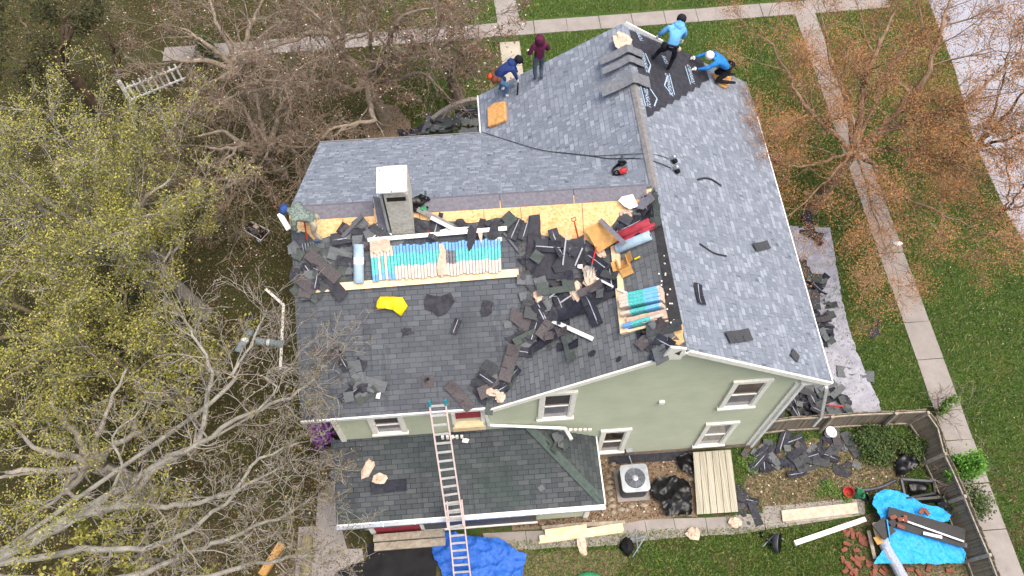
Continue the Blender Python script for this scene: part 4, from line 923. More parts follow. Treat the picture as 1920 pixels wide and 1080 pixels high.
# --- torn shingle prototypes (shared meshes)
def mesh_strip(L_=.95, W_=.32, tabs=3, curl=.04, top='gran', under=False, broken=0, sealing=True):
    """three-tab strip: slots cut in, slightly curled; under: lying face down with its pale sealing line"""
    m = MB(); nx = 6; c = lambda x, y: curl * (x / L_) ** 2 * 4 + .012 * (1 + math.sin(y * 20 + x * 7))
    def quad(x0, x1, y0, y1, mi, dz=0):
        k = max(1, int((x1 - x0) / .16))
        for i in range(k):
            a, b = x0 + (x1 - x0) * i / k, x0 + (x1 - x0) * (i + 1) / k
            P = [(a, y0, c(a, y0) + dz), (b, y0, c(b, y0) + dz), (b, y1, c(b, y1) + dz), (a, y1, c(a, y1) + dz)]; m.add(P, [(0, 1, 2), (0, 2, 3)], mi)
            if not dz: m.add([(p[0], p[1], p[2] - .006) for p in P], [(2, 1, 0), (3, 2, 0)], 1); m.add([P[0], P[1], (P[1][0], P[1][1], P[1][2] - .006), (P[0][0], P[0][1], P[0][2] - .006)], [(3, 2, 1, 0)], 1)
    quad(-L_ / 2, L_ / 2, 0, W_ / 2, 0 if not under else 1)
    tw = L_ / tabs
    for i in range(tabs):
        if broken and i in broken: continue
        a = -L_ / 2 + i * tw + .008; quad(a, a + tw - .016, -W_ / 2, -.0005, 0 if not under else 1)
    if under and sealing: quad(-L_ / 2 + .01, L_ / 2 - .03, .01, .035, 2, .004)
    me_o = m.build('proto', [top, 'feltb', 'silver'], None, origin=Vector((0, 0, 0))); me = me_o.data; bpy.data.objects.remove(me_o); return me
def mesh_scrap(seed, r=.3, mat='felt', asp=1.0, amp=.04, n=11):
    rg = random.Random(seed); pts = []
    for k in range(n):
        t = 2 * math.pi * k / n; q = r * rg.uniform(.45, 1.1); pts.append((math.cos(t) * q, math.sin(t) * q * asp, 0))
    V, Fs = patch(pts, r / 2.6, lambda x, y: max(0, amp * 1.6 * noise.noise(Vector((x * 5, y * 5, seed))) + amp * .5), jag=.05, seed=seed)
    m = MB(); m.add(V, Fs); m.add([(v[0], v[1], v[2] - .006) for v in V], [f[::-1] for f in Fs])
    o = m.build('proto', mat, None, origin=Vector((0, 0, 0))); me = o.data; bpy.data.objects.remove(o); return me
PR = {
 'strip': [mesh_strip(), mesh_strip(top='gran2'), mesh_strip(top='grang', broken=(1,)), mesh_strip(top='granb', curl=.09), mesh_strip(L_=.6, tabs=2, top='gran'), mesh_strip(L_=.63, tabs=2, top='gran2')],
 'back': [mesh_strip(under=True), mesh_strip(under=True, curl=.08, broken=(0,)), mesh_strip(under=True, L_=.7, tabs=2), mesh_strip(under=True, sealing=False, curl=.05)],
 'tab': [mesh_strip(L_=.28, W_=.26, tabs=1, top=t, curl=.01) for t in ('gran', 'grang', 'gran', 'gran2')],
 'felt': [mesh_scrap(i, .36, 'felt', random.uniform(.5, 1)) for i in range(1, 6)] + [mesh_scrap(i, .3, 'feltb', random.uniform(.4, .9)) for i in range(6, 10)],
 'bit': [mesh_scrap(20 + i, .11, ('feltb', 'gran2', 'granb')[i % 3], .7, .015, 8) for i in range(4)],
}
NAMES = {'strip': ('torn_shingle', 'torn shingle'), 'back': ('upturned_shingle', 'torn shingle'), 'tab': ('shingle_tab', 'shingle tab'), 'felt': ('felt_scrap', 'felt scrap'), 'bit': ('roofing_bit', 'roofing bit')}
DESC = {'strip': 'torn old three-tab shingle strip, granules up, ', 'back': 'upturned old shingle strip, black side up, ', 'tab': 'single broken square shingle tab ', 'felt': 'ragged scrap of black roofing felt ', 'bit': 'small crumb of torn shingle '}
def place(me, name, p, Mx, s, label, cat, group=None):
    o = bpy.data.objects.new(name, me); COL.objects.link(o); o.matrix_world = Matrix.Translation(p) @ Mx.to_4x4() @ Matrix.Diagonal((s, s, s, 1)); return tag(o, label, cat, group)
def inpoly(x, y, P):
    c = False; j = len(P) - 1
    for i in range(len(P)):
        if (P[i][1] > y) != (P[j][1] > y) and x < (P[j][0] - P[i][0]) * (y - P[i][1]) / (P[j][1] - P[i][1]) + P[i][0]: c = not c
        j = i
    return c
def pile(poly, counts, where, surf=None, seed=0, hmax=.12, tilt=.16, scale=1.0, ang=None, base=0.02):
    rg = random.Random(seed); random.seed(seed + 500); xs_ = [p[0] for p in poly]; ys_ = [p[1] for p in poly]
    for kind in ('felt', 'back', 'strip', 'tab', 'bit'):
        nn = counts.get(kind, 0)
        for i in range(nn):
            for _ in range(60):
                x, y = rg.uniform(min(xs_), max(xs_)), rg.uniform(min(ys_), max(ys_))
                if inpoly(x, y, poly): break
            h = base + rg.uniform(0, hmax) * (.3 if kind == 'felt' else 1) * (.7 if kind == 'bit' else 1)
            p = at(x, y, h, surf); a = (ang + rg.gauss(0, .35) + rg.choice((0, 0, 1.57, 3.14))) if ang is not None else rg.uniform(0, 6.28)
            s = rg.uniform(.6, 1.0) * scale * (.9 if kind == 'felt' else 1)
            place(rg.choice(PR[kind]), NAMES[kind][0], p, frame(p, a, surf, rg.uniform(-tilt, tilt)), s, DESC[kind] + where, NAMES[kind][1], NAMES[kind][0].replace('_', ' ') + 's ' + where)
def single(kind, x, y, ang, where, surf=None, s=1.0, k=0, h=.025):
    p = at(x, y, h, surf); place(PR[kind][k], NAMES[kind][0], p, frame(p, ang, surf, .02), s, where, NAMES[kind][1])

# ---------------- debris piles
pile([(546, 452), (600, 470), (655, 462), (662, 520), (640, 532), (590, 530), (552, 500)], dict(felt=3, back=4, strip=6, tab=18, bit=10), 'in the pile left of the upright grey roll', 'WS', 1, ang=-.6)
pile([(548, 505), (600, 510), (615, 545), (575, 575), (548, 560)], dict(felt=1, back=1, strip=3, tab=6), 'at the left roof edge below the fork', 'WS', 2, ang=-.6)
pile([(640, 430), (700, 425), (735, 445), (690, 455), (650, 452)], dict(felt=2, back=2, strip=6, tab=2, bit=4), 'left of the chimney foot', 'WS', 3)
pile([(775, 426), (830, 422), (935, 418), (985, 420), (985, 432), (860, 430), (780, 436)], dict(felt=6, back=3, strip=2, bit=10), 'between the chimney and the sheathing', 'WS', 4)
pile([(965, 430), (1000, 445), (1060, 455), (1100, 452), (1140, 480), (1150, 530), (1150, 560), (1090, 600), (1040, 605), (1005, 600), (990, 560), (975, 510)], dict(felt=12, back=10, strip=5, tab=8, bit=24), 'in the big heap in the roof valley', 'V', 5, hmax=.25, tilt=.3)
pile([(975, 505), (1020, 520), (1035, 600), (1010, 620), (990, 610)], dict(strip=7, back=2), 'along the left flank of the valley heap', 'V', 6, ang=-1.2)
pile([(930, 640), (1000, 600), (1040, 600), (1085, 630), (1080, 665), (1010, 660), (950, 665)], dict(felt=3, back=4, strip=5, tab=8, bit=10), 'below the valley heap', None, 7)
pile([(890, 710), (950, 670), (975, 700), (930, 765), (895, 745)], dict(felt=2, back=3, strip=5, tab=3, bit=5), 'at the eave above the opened window', None, 8)
pile([(610, 655), (660, 670), (720, 700), (715, 745), (650, 745), (620, 700)], dict(felt=4, back=2, strip=4, tab=4, bit=6), 'under the pale branches at the back eave', 'WS', 9)
pile([(1150, 390), (1185, 385), (1228, 362), (1232, 385), (1215, 420), (1180, 430), (1150, 420)], dict(felt=5, back=4, strip=4, tab=3, bit=4), 'in the corner where the ridges meet', 'ML', 10, tilt=.3)
pile([(1205, 620), (1245, 615), (1262, 640), (1250, 665), (1215, 660)], dict(felt=2, back=2, strip=5, tab=2), 'at the front peak of the roof', 'ML', 11)
pile([(1030, 815), (1065, 818), (1060, 842), (1025, 830)], dict(strip=2, tab=4, back=0), 'on the back porch roof under the downspout', None, 12)
pile([(1495, 480), (1525, 500), (1552, 545), (1565, 600), (1560, 640), (1545, 650), (1530, 600)], dict(felt=10, back=7, strip=13, tab=6, bit=12), 'on the grey drop cloth beside the long eave', 'G', 13, hmax=.3, tilt=.25)
pile([(1500, 715), (1550, 720), (1595, 740), (1590, 768), (1540, 775), (1460, 790), (1430, 800)], dict(felt=16, back=10, strip=14, tab=4, bit=8), 'heaped behind the board fence beside the house corner', 'G', 14, hmax=.35, tilt=.25)
pile([(1385, 850), (1400, 830), (1600, 812), (1610, 838), (1560, 850), (1500, 890), (1400, 880)], dict(felt=16, back=12, strip=12, tab=12, bit=18), 'strewn in the yard inside the board fence', 'G', 15, hmax=.1)
pile([(1380, 900), (1420, 900), (1440, 990), (1400, 985), (1380, 940)], dict(felt=3, back=2, strip=1, tab=1, bit=4), 'on the grass right of the board ramp', 'G', 16, hmax=.03)
pile([(800, 225), (890, 198), (897, 246), (790, 250)], dict(felt=8, back=5, strip=16, tab=8, bit=6), 'heaped inside the curved concrete edge', 'G', 17, hmax=.2)
pile([(740, 247), (790, 235), (800, 250), (745, 256)], dict(felt=5, back=1, bit=3), 'spilled beside the round gravel bed', 'G', 18, hmax=.1)
pile([(1505, 395), (1530, 400), (1540, 440), (1515, 460)], dict(felt=3, back=2, bit=3), 'at the top end of the grey drop cloth', 'G', 19, hmax=.1)

# ---------------- single pieces
for a in (('strip', 1427, 462, .35, 'dark shingle strip lying alone high on the new right slope', 'MR', .75, 1), ('strip', 1384, 631, .25, 'dark shingle strip lying alone low on the new right slope', 'MR', .95, 1), ('tab', 1490, 667, .8, 'dark square shingle tab near the lower right eave of the new slope', 'MR', 1.0, 3),
          ('back', 1311, 552, 1.5, 'narrow blue grey curled shingle piece on the new right slope', 'MR', .8, 2), ('strip', 1603, 702, -.25, 'long grey shingle strip lying across the drop cloth', 'G', 1.25, 0), ('felt', 1640, 624, .3, 'black felt scrap on the lawn beside the drop cloth', 'G', .8, 0),
          ('bit', 1647, 606, .3, 'little dark scrap on the lawn just above the larger felt scrap', 'G', 1.3, 0), ('felt', 1576, 710, .9, 'pointed black felt scrap near the fence end of the drop cloth', 'G', .45, 2), ('felt', 1633, 760, .2, 'ragged felt scrap in the bottom corner of the drop cloth', 'G', .5, 3),
          ('felt', 822, 569, .1, 'wide thin felt scrap right of the yellow bag', 'WS', 1.05, 1), ('felt', 912, 574, .9, 'narrow felt scrap farther right of the yellow bag, near the valley heap', 'WS', .75, 3), ('felt', 762, 622, .2, 'small felt scrap just below the yellow bag', 'WS', .6, 2), ('back', 855, 612, 1.2, 'short upturned shingle midway down the old roof', 'WS', .55, 2),
          ('strip', 645, 870, .9, 'long dark shingle strip lying diagonally at the left of the porch roof', None, 1.0, 1), ('back', 730, 912, .05, 'black upturned shingle on crumpled paper on the porch roof', None, 1.0, 3), ('strip', 862, 742, -1.0, 'dark shingle strip at the eave just right of the ladder top', None, .9, 3),
          ('felt', 1580, 880, .3, 'black felt scrap on bare dirt in the fenced yard', 'G', .95, 1), ('felt', 1547, 905, 1.5, 'slim pointed felt scrap on the weeds in the fenced yard', 'G', .6, 3), ('tab', 1606, 872, .8, 'pale square tab alone on the bare dirt', 'G', .9, 0), ('tab', 1526, 846, .7, 'bright grey tab pair on the yard litter', 'G', 1.35, 0),
          ('felt', 1455, 300, .4, 'dark scrap on the grass just outside the right eave, under the orange maple', 'G', 1.0, 4), ('back', 466, 602, 1.2, 'black scrap strip in the grass left of the white post', 'G', .7, 3), ('tab', 952, 608, .1, 'small grey tab on the old roof left of the valley', 'WS', .7, 0), ('tab', 1015, 915, .6, 'small tab near the gutter of the porch roof', None, .6, 0),
          ('bit', 1110, 663, .5, 'small black crumb halfway down the valley roof', 'ML', 1.0, 0), ('bit', 1160, 674, .9, 'small black crumb close above the front rake', 'ML', .8, 0)):
    single(a[0], a[1], a[2], a[3], a[4], a[5], a[6], a[7])
def wedge(name, pts, mat, label, cat, surf, lift=.02, th=.012, amp=.02, step=.15, jag=.02, smooth=False, dome=0): return sheet(name, pts, mat, lift, step, surf, jag, th, amp, 3.0, label, cat, dome=dome, smooth=smooth)
# large felt sheets of the valley heap
wedge('felt_sheet', [(995, 404), (1012, 402), (1018, 480), (1035, 530), (1015, 545), (985, 500), (990, 440)], 'felt', 'tall dark felt sheet standing up over the sheathing at the valley heap', 'felt sheet', 'WS', .10)
wedge('felt_sheet', [(1018, 452), (1040, 448), (1065, 450), (1060, 470), (1045, 500), (1040, 540), (1010, 520)], 'felt', 'dark crumpled felt sheet right of the tall one in the valley heap', 'felt sheet', 'WS', .12)
wedge('felt_sheet', [(1060, 458), (1095, 440), (1092, 475), (1070, 510), (1040, 512), (1035, 500)], 'feltb', 'blue black stiff sheet leaning in the middle of the valley heap', 'felt sheet', 'V', .22)
wedge('felt_sheet', [(1040, 560), (1075, 530), (1100, 550), (1095, 585), (1060, 600), (1025, 600)], 'feltb', 'blue black sheet with two pale lines low in the valley heap', 'felt sheet', 'V', .14)
wedge('felt_sheet', [(1100, 550), (1165, 535), (1150, 556), (1110, 575), (1098, 570)], 'felt', 'flat black felt sheet at the right foot of the valley heap', 'felt sheet', 'V', .06)
wedge('felt_sheet', [(960, 575), (1000, 600), (1010, 625), (985, 622), (955, 600)], 'granb', 'brownish flat sheet at the left foot of the valley heap', 'felt sheet', 'V', .08)
for i, (a, b) in enumerate((((1030, 558), (1062, 533)), ((1050, 568), (1085, 545)), ((1055, 497), (1062, 440)), ((1078, 498), (1092, 465)))):
    stick('edge_strip', a, b, .035, .012, 'silver', ('upper pale line strip on the low blue black sheet', 'lower pale line strip on the low blue black sheet', 'tall thin metal strip standing in the valley heap', 'short pale strip on the leaning blue black sheet')[i], 'metal strip', 'V', .28 if i > 1 else .2)
stick('edge_strip', (975, 475), (944, 436), .05, .02, 'dmetal', 'dark metal strip right of the long bundle row', 'metal strip', 'WS', .05)
stick('edge_strip', (642, 445), (680, 403), .09, .05, 'dmetal', 'dark gutter length leaning over the sheathing left of the chimney', 'metal strip', 'WS', .15)
stick('edge_strip', (783, 392), (850, 425), .12, .05, 'cap', 'long brown and silver metal strip right of the chimney', 'metal strip', 'WS', .12)
stick('edge_strip', (808, 408), (848, 428), .09, .05, 'metal', 'short silver strip beside the brown one right of the chimney', 'metal strip', 'WS', .2)
stick('edge_strip', (578, 473), (634, 524), .30, .03, 'granb', 'wide brown board like strip in the left debris pile', 'metal strip', 'WS', .16)
stick('edge_strip', (612, 520), (645, 558), .3, .02, 'felt', 'black shingle length hanging over the long lumber toe board', 'metal strip', 'WS', .14)
stick('edge_strip', (560, 522), (590, 545), .26, .02, 'granb', 'brown shingle back at the left roof edge', 'metal strip', 'WS', .14)
stick('edge_strip', (1330, 336), (1310, 334), .03, .015, 'felt', 'upper end of the curled black rubber strip on the new slope', 'rubber strip', 'MR', .02)
def cord(name, px, r, mat, label, cat, surf=None, lift=.02, n=6):
    P = [at(x, y, lift, surf) for x, y in px]; rg = random.Random(len(px)); m = MB(); m.tube(smooth_path(P, rg, 5, .0), r, n); return tag(m.build(name, mat, smooth=True), label, cat)
cord('rubber_strip', [(1308, 337), (1322, 334), (1335, 337), (1352, 348)], .028, 'felt', 'curled black rubber strip on the new slope, the upper of two', 'rubber strip', 'MR')
cord('rubber_strip', [(1312, 457), (1325, 466), (1340, 475), (1362, 480)], .022, 'felt', 'curled black rubber strip on the new slope, the lower of two', 'rubber strip', 'MR')
bpy.data.objects.remove([o for o in bpy.data.objects if o.get('label', '').startswith('upper end of the curled')][0])
# crumpled papers
def paper(x, y, r, label, surf=None, lift=.05, mat='kraft', el=1.0, ang=0):
    p = at(x, y, lift, surf); m = MB(); m.blob((0, 0, 0), (r, r * el, r * .45), random.random() * 50, .34, 12, 0, 3.4); me = m.build('crumpled_paper', mat, origin=Vector((0, 0, 0))); me.location = p; me.rotation_euler = (.2, .2, ang); return tag(me, label, 'paper')
for a in ((1085, 548, .22, 'crumpled tan wrapper at the lower end of the valley heap', 'V', 1.6, .5), (1110, 525, .22, 'crumpled tan wrapper beside the red fork in the valley heap', 'V', 1.4, .3), (1047, 520, .14, 'small cream wrapper in the middle of the valley heap', 'V', .6, 0), (1011, 550, .13, 'pinkish paper knot at the left side of the valley heap', 'V', 1.7, -.2), (1125, 470, .12, 'brown paper shred above the red fork', 'V', 1.5, .4),
          (925, 735, .2, 'pale wrapper among the shingles above the opened window', None, .6, 0), (938, 742, .14, 'small twisted wrapper at the corner above the opened window', None, 1.2, 0), (688, 879, .13, 'tan wrapper standing on the left of the porch roof', None, 2.0, -.5), (712, 897, .2, 'tan paper under the black shingle on the porch roof', None, .7, 0),
          (1299, 1000, .22, 'crumpled tan wrapper on the back walk', 'G', .8, 0), (1091, 1020, .13, 'tall crumpled wrapper on the back lawn edge', 'G', 2.2, .2), (1378, 980, .2, 'pale wrapper on the back walk near the ramp corner', 'G', .7, 0), (1165, 78, .25, 'torn tan wrapper on the ridge above the laid caps', 'ML', 1.3, .2), (886, 187, .2, 'pinkish paper at the top of the curved concrete edge', 'G', .5, 0), (1178, 400, .2, 'pinkish paper wad near the white panel', 'ML', .6, 0)):
    paper(a[0], a[1], a[2], a[3], a[4], .08, 'kraft', a[5], a[6])
for a in ((1008, 565, 'V'), (710, 742, 'WS'), (905, 435, 'WS'), (1087, 503, 'V'), (723, 430, 'WS'), (868, 822, None), (876, 826, None)): pass
wedge('white_scrap', [(1165, 372), (1186, 366), (1196, 390), (1180, 395), (1170, 390), (1159, 378)], 'whitem', 'bent white metal panel on the sheathing near the ridge corner', 'metal scrap', 'WS', .10, amp=.12)
wedge('flashing_sheet', [(1194, 392), (1200, 375), (1218, 360), (1228, 375), (1205, 395)], 'starter', 'grey folded flashing sheet beside the white panel', 'metal scrap', 'ML', .18, amp=.05)
wedge('shingle_sheet', [(1158, 402), (1168, 398), (1188, 410), (1178, 424), (1156, 412)], 'dmetal', 'grey square flashing piece below the white panel', 'metal scrap', 'ML', .2)
wedge('white_scrap', [(1160, 425), (1170, 420), (1172, 430), (1155, 438)], 'white', 'cream triangular scrap above the red rolls', 'metal scrap', 'ML', .15)
for i, (pts, lab) in enumerate((([(700, 424), (722, 420), (738, 422), (730, 430), (715, 440)], 'torn white flashing scrap at the chimney foot'), ([(686, 446), (705, 442), (700, 452), (688, 456)], 'small white scrap at the top left end of the bundle row'), ([(708, 444), (735, 438), (734, 450), (712, 452)], 'white scrap directly below the chimney'), ([(700, 375), (706, 372), (712, 408), (706, 418)], 'white metal sliver left of the chimney flashing'),
        ([(825, 432), (850, 426), (880, 428), (860, 436), (826, 440)], 'long white scrap above the bundle row'), ([(926, 446), (941, 446), (941, 453), (926, 453)], 'white label card on the bundle row end'), ([(707, 738), (714, 736), (712, 748), (705, 748)], 'small white card under the pale branches'), ([(868, 822), (880, 824), (877, 831), (866, 829)], 'small white card on the porch roof right of the ladder'), ([(1083, 497), (1092, 496), (1092, 504), (1083, 504)], 'small white card in the valley heap'), ([(849, 815), (856, 821), (848, 823)], 'white paper triangle right of the ladder on the porch roof'))):
    wedge('white_scrap', pts, 'whitem', lab, 'scrap', 'V' if 'valley' in lab else ('P' if 'porch' in lab else 'WS'), .1, amp=.05, step=.08)
wedge('red_scrap', [(802, 432), (824, 430), (822, 437), (802, 438)], 'red', 'small red square scrap above the bundle row', 'scrap', 'WS', .06)
wedge('yellow_bag', [(707, 580), (708, 568), (714, 560), (735, 557), (755, 560), (765, 575), (752, 594), (738, 584), (722, 583), (709, 584)], 'yellow', 'bright yellow plastic bag lying on the old dark roof', 'bag', 'WS', .06, amp=.13, smooth=True)
# insulation pads
def pad(px, th, mat, label, surf, lift=.0): 
    m = MB(); n_ = nrm(at(*px[0], 0, surf), surf); m.slab([at(x, y, lift, surf) + n_ * th for x, y in px], th, n_); o = m.build('foam_pad', mat)
    b = o.modifiers.new('b', 'BEVEL'); b.width = .03; b.segments = 2; return tag(o, label, 'foam pad')
M['foam'] = plain('tan_foam', 'd2a46c', 'b5803f', 9, bump=.8)
pad([(917, 206), (932, 196), (950, 193), (951, 228), (934, 236), (918, 241)], .12, 'foam', 'tan worn foam pad alone on the upper left slope', 'ML')
pad([(1334, 140), (1352, 150), (1368, 138), (1366, 160), (1358, 168), (1345, 160)], .1, 'foam', 'tan foam pad under the kneeling worker', 'MR')
m = MB(); o = wedge('cardboard_sheet', [(1095, 430), (1133, 412), (1161, 449), (1122, 474)], 'card', 'square brown cardboard sheet propped on the valley heap', 'cardboard', 'V', .3, amp=.0)
stick('edge_strip', (1125, 412), (1172, 458), .11, .02, 'starter', 'grey bent trim strip lying over the cardboard sheet', 'metal strip', 'V', .42)
# --- lumber
stick('toe_board', (590, 541), (972, 511), .19, .09, 'pine', 'long pale lumber board holding the row of bundles', 'lumber', 'WS', .0)
stick('top_board', (690, 450), (950, 428), .10, .06, 'white', 'white board along the upper edge of the bundle row', 'lumber', 'WS', .12)
stick('side_board', (1154, 463), (1173, 626), .19, .09, 'pine', 'pale upright lumber board left of the small bundle stack', 'lumber', 'ML', .0)
stick('bottom_board', (1180, 622), (1254, 604), .06, .06, 'pine', 'short pale board under the small bundle stack', 'lumber', 'ML', .0)
stick('white_strip', (1036, 602), (1112, 636), .1, .04, 'whitem', 'white trim stick on the roof just below the valley heap', 'trim', 'V', .06)
stick('white_strip', (1120, 523), (1150, 538), .05, .04, 'whitem', 'thin white trim stick sticking out of the valley heap', 'trim', 'V', .15)
stick('white_strip', (1158, 542), (1178, 551), .05, .03, 'white', 'stub of white trim lying over the upright lumber board', 'trim', 'V', .12)
stick('white_trim', (524, 400), (542, 430), .13, .03, 'whitem', 'white corner trim sticking out at the left roof end', 'trim', 'WS', .10, .14)
# --- bundles of new shingles
def bundle(A_, B_, n_, w, h, mat, label, group, cat='shingle bundle', sidebare=True):
    """a wrapped bundle standing on edge: A_ lower end, B_ upper end on the roof"""
    d = (B_ - A_); L_ = d.length; d.normalize(); x = d.cross(n_).normalized(); o = empty('shingle_bundle', (A_ + B_) / 2, label, cat, group); g = .004; m = MB()
    c = (A_ + B_) / 2 + n_ * h / 2; hw = w / 2 - g * .4; hl = L_ / 2; hh = h / 2; bv = .012
    prof = [(-hw, -hh), (-hw, hh - bv), (-hw + bv, hh), (hw - bv, hh), (hw, hh - bv), (hw, -hh)]
    vs = [c + x * px_ + n_ * pz - d * hl for px_, pz in prof] + [c + x * px_ + n_ * pz + d * hl for px_, pz in prof]
    us = [0, .1, .12, .95, .97, 1]; fs = []; uvs = []
    for i in range(5): fs.append((i, i + 1, 7 + i, 6 + i)); uvs.append([(us[i], 0), (us[i + 1], 0), (us[i + 1], 1), (us[i], 1)])
    fs += [(5, 4, 3, 2, 1, 0), (6, 7, 8, 9, 10, 11)]; uvs += [[(0.5, 0)] * 6, [(0.5, .999)] * 6]
    m.add(vs, fs, 0, uvs); m.build('wrapper', mat, o)
    m = MB(); m.box(c - d * (hl + .004) + n_ * -.01, (w * .8, .006, h * .8), Matrix((x, d, n_)).transposed()); m.build('shingle_ends', 'gran2', o); return o
b0, b1 = at(700, 527, 0, 'WS'), at(940, 509, 0, 'WS'); t0, t1 = at(694, 449 + 14, .0, 'WS'), at(938, 434 + 14, .0, 'WS')
nn_ = nrm(b0, 'WS'); NB = 40
for i in range(NB):
    f = (i + .5) / NB; A_ = b0.lerp(b1, f); B_ = t0.lerp(t1, f); w_ = (b1 - b0).length / NB; j = random.uniform(-.03, .03); dd = (B_ - A_).normalized()
    mat = 'wrapA'; lab = 'upright teal and blue wrapped shingle bundle in the long row'
    if i in (0, 1, 3, 5, 6): mat, lab = 'wrapB', 'bundle near the left end of the long row with its blue end down'
    if i in (2, 4): mat, lab = 'wrapC', 'plain kraft wrapped bundle near the left end of the long row'
    if i in (21,): mat, lab = 'wrapC', 'plain kraft bundle left of the dark ones in the long row'
    if i in (22, 23, 24, 25): mat, lab = 'wrapK', 'bundle with a dark middle band in the long row'
    bundle(A_ + dd * j, B_ + dd * j, nn_, w_, .16 + random.uniform(-.012, .012), mat, lab, lab.replace('bundle', 'bundles'))
wedge('felt_scrap', [(877, 432), (884, 425), (895, 430), (890, 455), (880, 472), (875, 460)], 'felt', 'black felt scrap lying on the long row of bundles', 'felt scrap', 'WS', .2, step=.08)
wedge('felt_scrap', [(925, 412), (934, 410), (936, 445), (918, 448), (915, 440)], 'felt', 'black felt scrap at the right end of the long row of bundles', 'felt scrap', 'WS', .2, step=.08)
for pts, lab in (([(693, 452), (712, 450), (716, 470), (706, 478), (694, 470)], 'torn kraft wrapper at the upper left of the long row'), ([(712, 450), (730, 449), (734, 468), (722, 474), (714, 466)], 'second torn kraft wrapper beside the upper left one'), ([(828, 455), (836, 470), (840, 515), (822, 517), (819, 500)], 'tall torn kraft wrapper hanging in the middle of the long row'), ([(896, 438), (905, 436), (902, 458)], 'small pinkish torn wrapper right of the felt scrap on the row')):
    wedge('torn_wrapper', pts, 'kraft', lab, 'wrapper', 'WS', .2, step=.08, amp=.03)
# small stack of bundles in the right pen (they lie across the slope)
nM = nrm(at(1200, 570, 0, 'ML'), 'ML')
def lay(a, b, w, h, mat, lab, lift=0):
    A_, B_ = at(*a, lift, 'ML'), at(*b, lift, 'ML'); return bundle(A_, B_, nM, w, h, mat, lab, None)
for i, (a, b, mt, lf) in enumerate((((1168, 562), (1244, 545), 'wrapD', .12), ((1168, 568), (1246, 551), 'wrapD', .10), ((1169, 574), (1246, 558), 'wrapD', .08), ((1170, 580), (1247, 565), 'wrapD', .06), ((1172, 594), (1248, 577), 'wrapD', .02), ((1175, 617), (1250, 596), 'wrapB', -.04))):
    lay(a, b, .095, .24, mt, ('topmost teal bundle of the small stack in the right pen', 'second teal bundle from the top in the small stack', 'third teal bundle in the small stack', 'fourth teal bundle in the small stack, above the gap', 'lone teal bundle lying below the gap in the right pen', 'lowest bundle of the right pen, at the short bottom board')[i], lf)
wedge('kraft_wrapper', [(1174, 596), (1248, 580), (1252, 596), (1176, 612)], 'kraft', 'tan wrapper spread between the two lowest bundles of the pen', 'paper', 'ML', .16, amp=.02)
# rolls
roll('paper_roll', (674, 458), (674, 530), .125, 'rolls', 'blue grey roll with a white band standing beside the long bundle row', surf='WS', lift=.0, band=(.33, .52))
roll('paper_roll', (1160, 471), (1223, 445), .12, 'rolls', 'pale blue roll lying beside the two red rolls', surf='ML')
roll('red_roll', (1160, 448), (1222, 420), .11, 'red', 'thicker red roll, upper of two at the ridge', surf='ML', lift=.04)
roll('red_roll', (1158, 462), (1232, 424), .075, 'red', 'thinner red roll between the thick red and the blue roll', surf='ML', lift=.02)
roll('paper_roll', (473, 622), (448, 664), .13, 'rolld', 'grey green roll lying diagonally in the leaf covered grass', surf='G', band=(.4, .55))
roll('paper_roll', (483, 643), (532, 648), .12, 'rolld', 'grey roll lying crosswise against the bent white pole', surf='G', lift=.05, band=(.42, .52))
# cardboard box and yellow knife
bx = empty('cardboard_box', at(1172, 497, 0, 'ML'), 'small torn open cardboard box on the lumber right of the valley heap', 'box'); Mx = frame(at(1172, 497, 0, 'ML'), .1, 'ML'); c_ = at(1172, 497, 0, 'ML')
for (lx, ly, sx, sy, rz) in ((-.13, 0, .012, .3, 0), (.13, 0, .012, .3, 0), (0, -.15, .26, .012, 0)):
    m = MB(); m.box(c_ + Mx @ Vector((lx, ly, .1)), (sx, sy, .2), Mx); m.build('side', 'card', bx)
m = MB(); m.box(c_ + Mx @ Vector((0, 0, .01)), (.26, .3, .012), Mx); m.build('bottom', 'card', bx)
for (lx, ly, ry) in ((-.2, -.02, .6), (.2, .05, -.5)):
    m = MB(); m.box(c_ + Mx @ Vector((lx, ly, .16)), (.16, .26, .008), Mx @ Matrix.Rotation(ry, 3, 'Y')); m.build('flap', 'card', bx)
m = MB(); m.box(c_ + Mx @ Vector((.02, -.26, .12)), (.3, .2, .008), Mx @ Matrix.Rotation(.4, 3, 'X')); m.build('flap', 'card', bx)
kn = empty('utility_knife', at(1193, 485, 0, 'ML'), 'yellow handled scraper on the roof right of the cardboard box', 'tool')
A_, B_, C_ = at(1184, 490, .03, 'ML'), at(1190, 486, .03, 'ML'), at(1200, 481, .03, 'ML'); m = MB(); m.tube([B_, C_], .022, 8); m.build('handle', 'yellow', kn); m = MB(); m.beam(A_, B_, .05, .012, nM); m.build('blade', 'dmetal', kn)
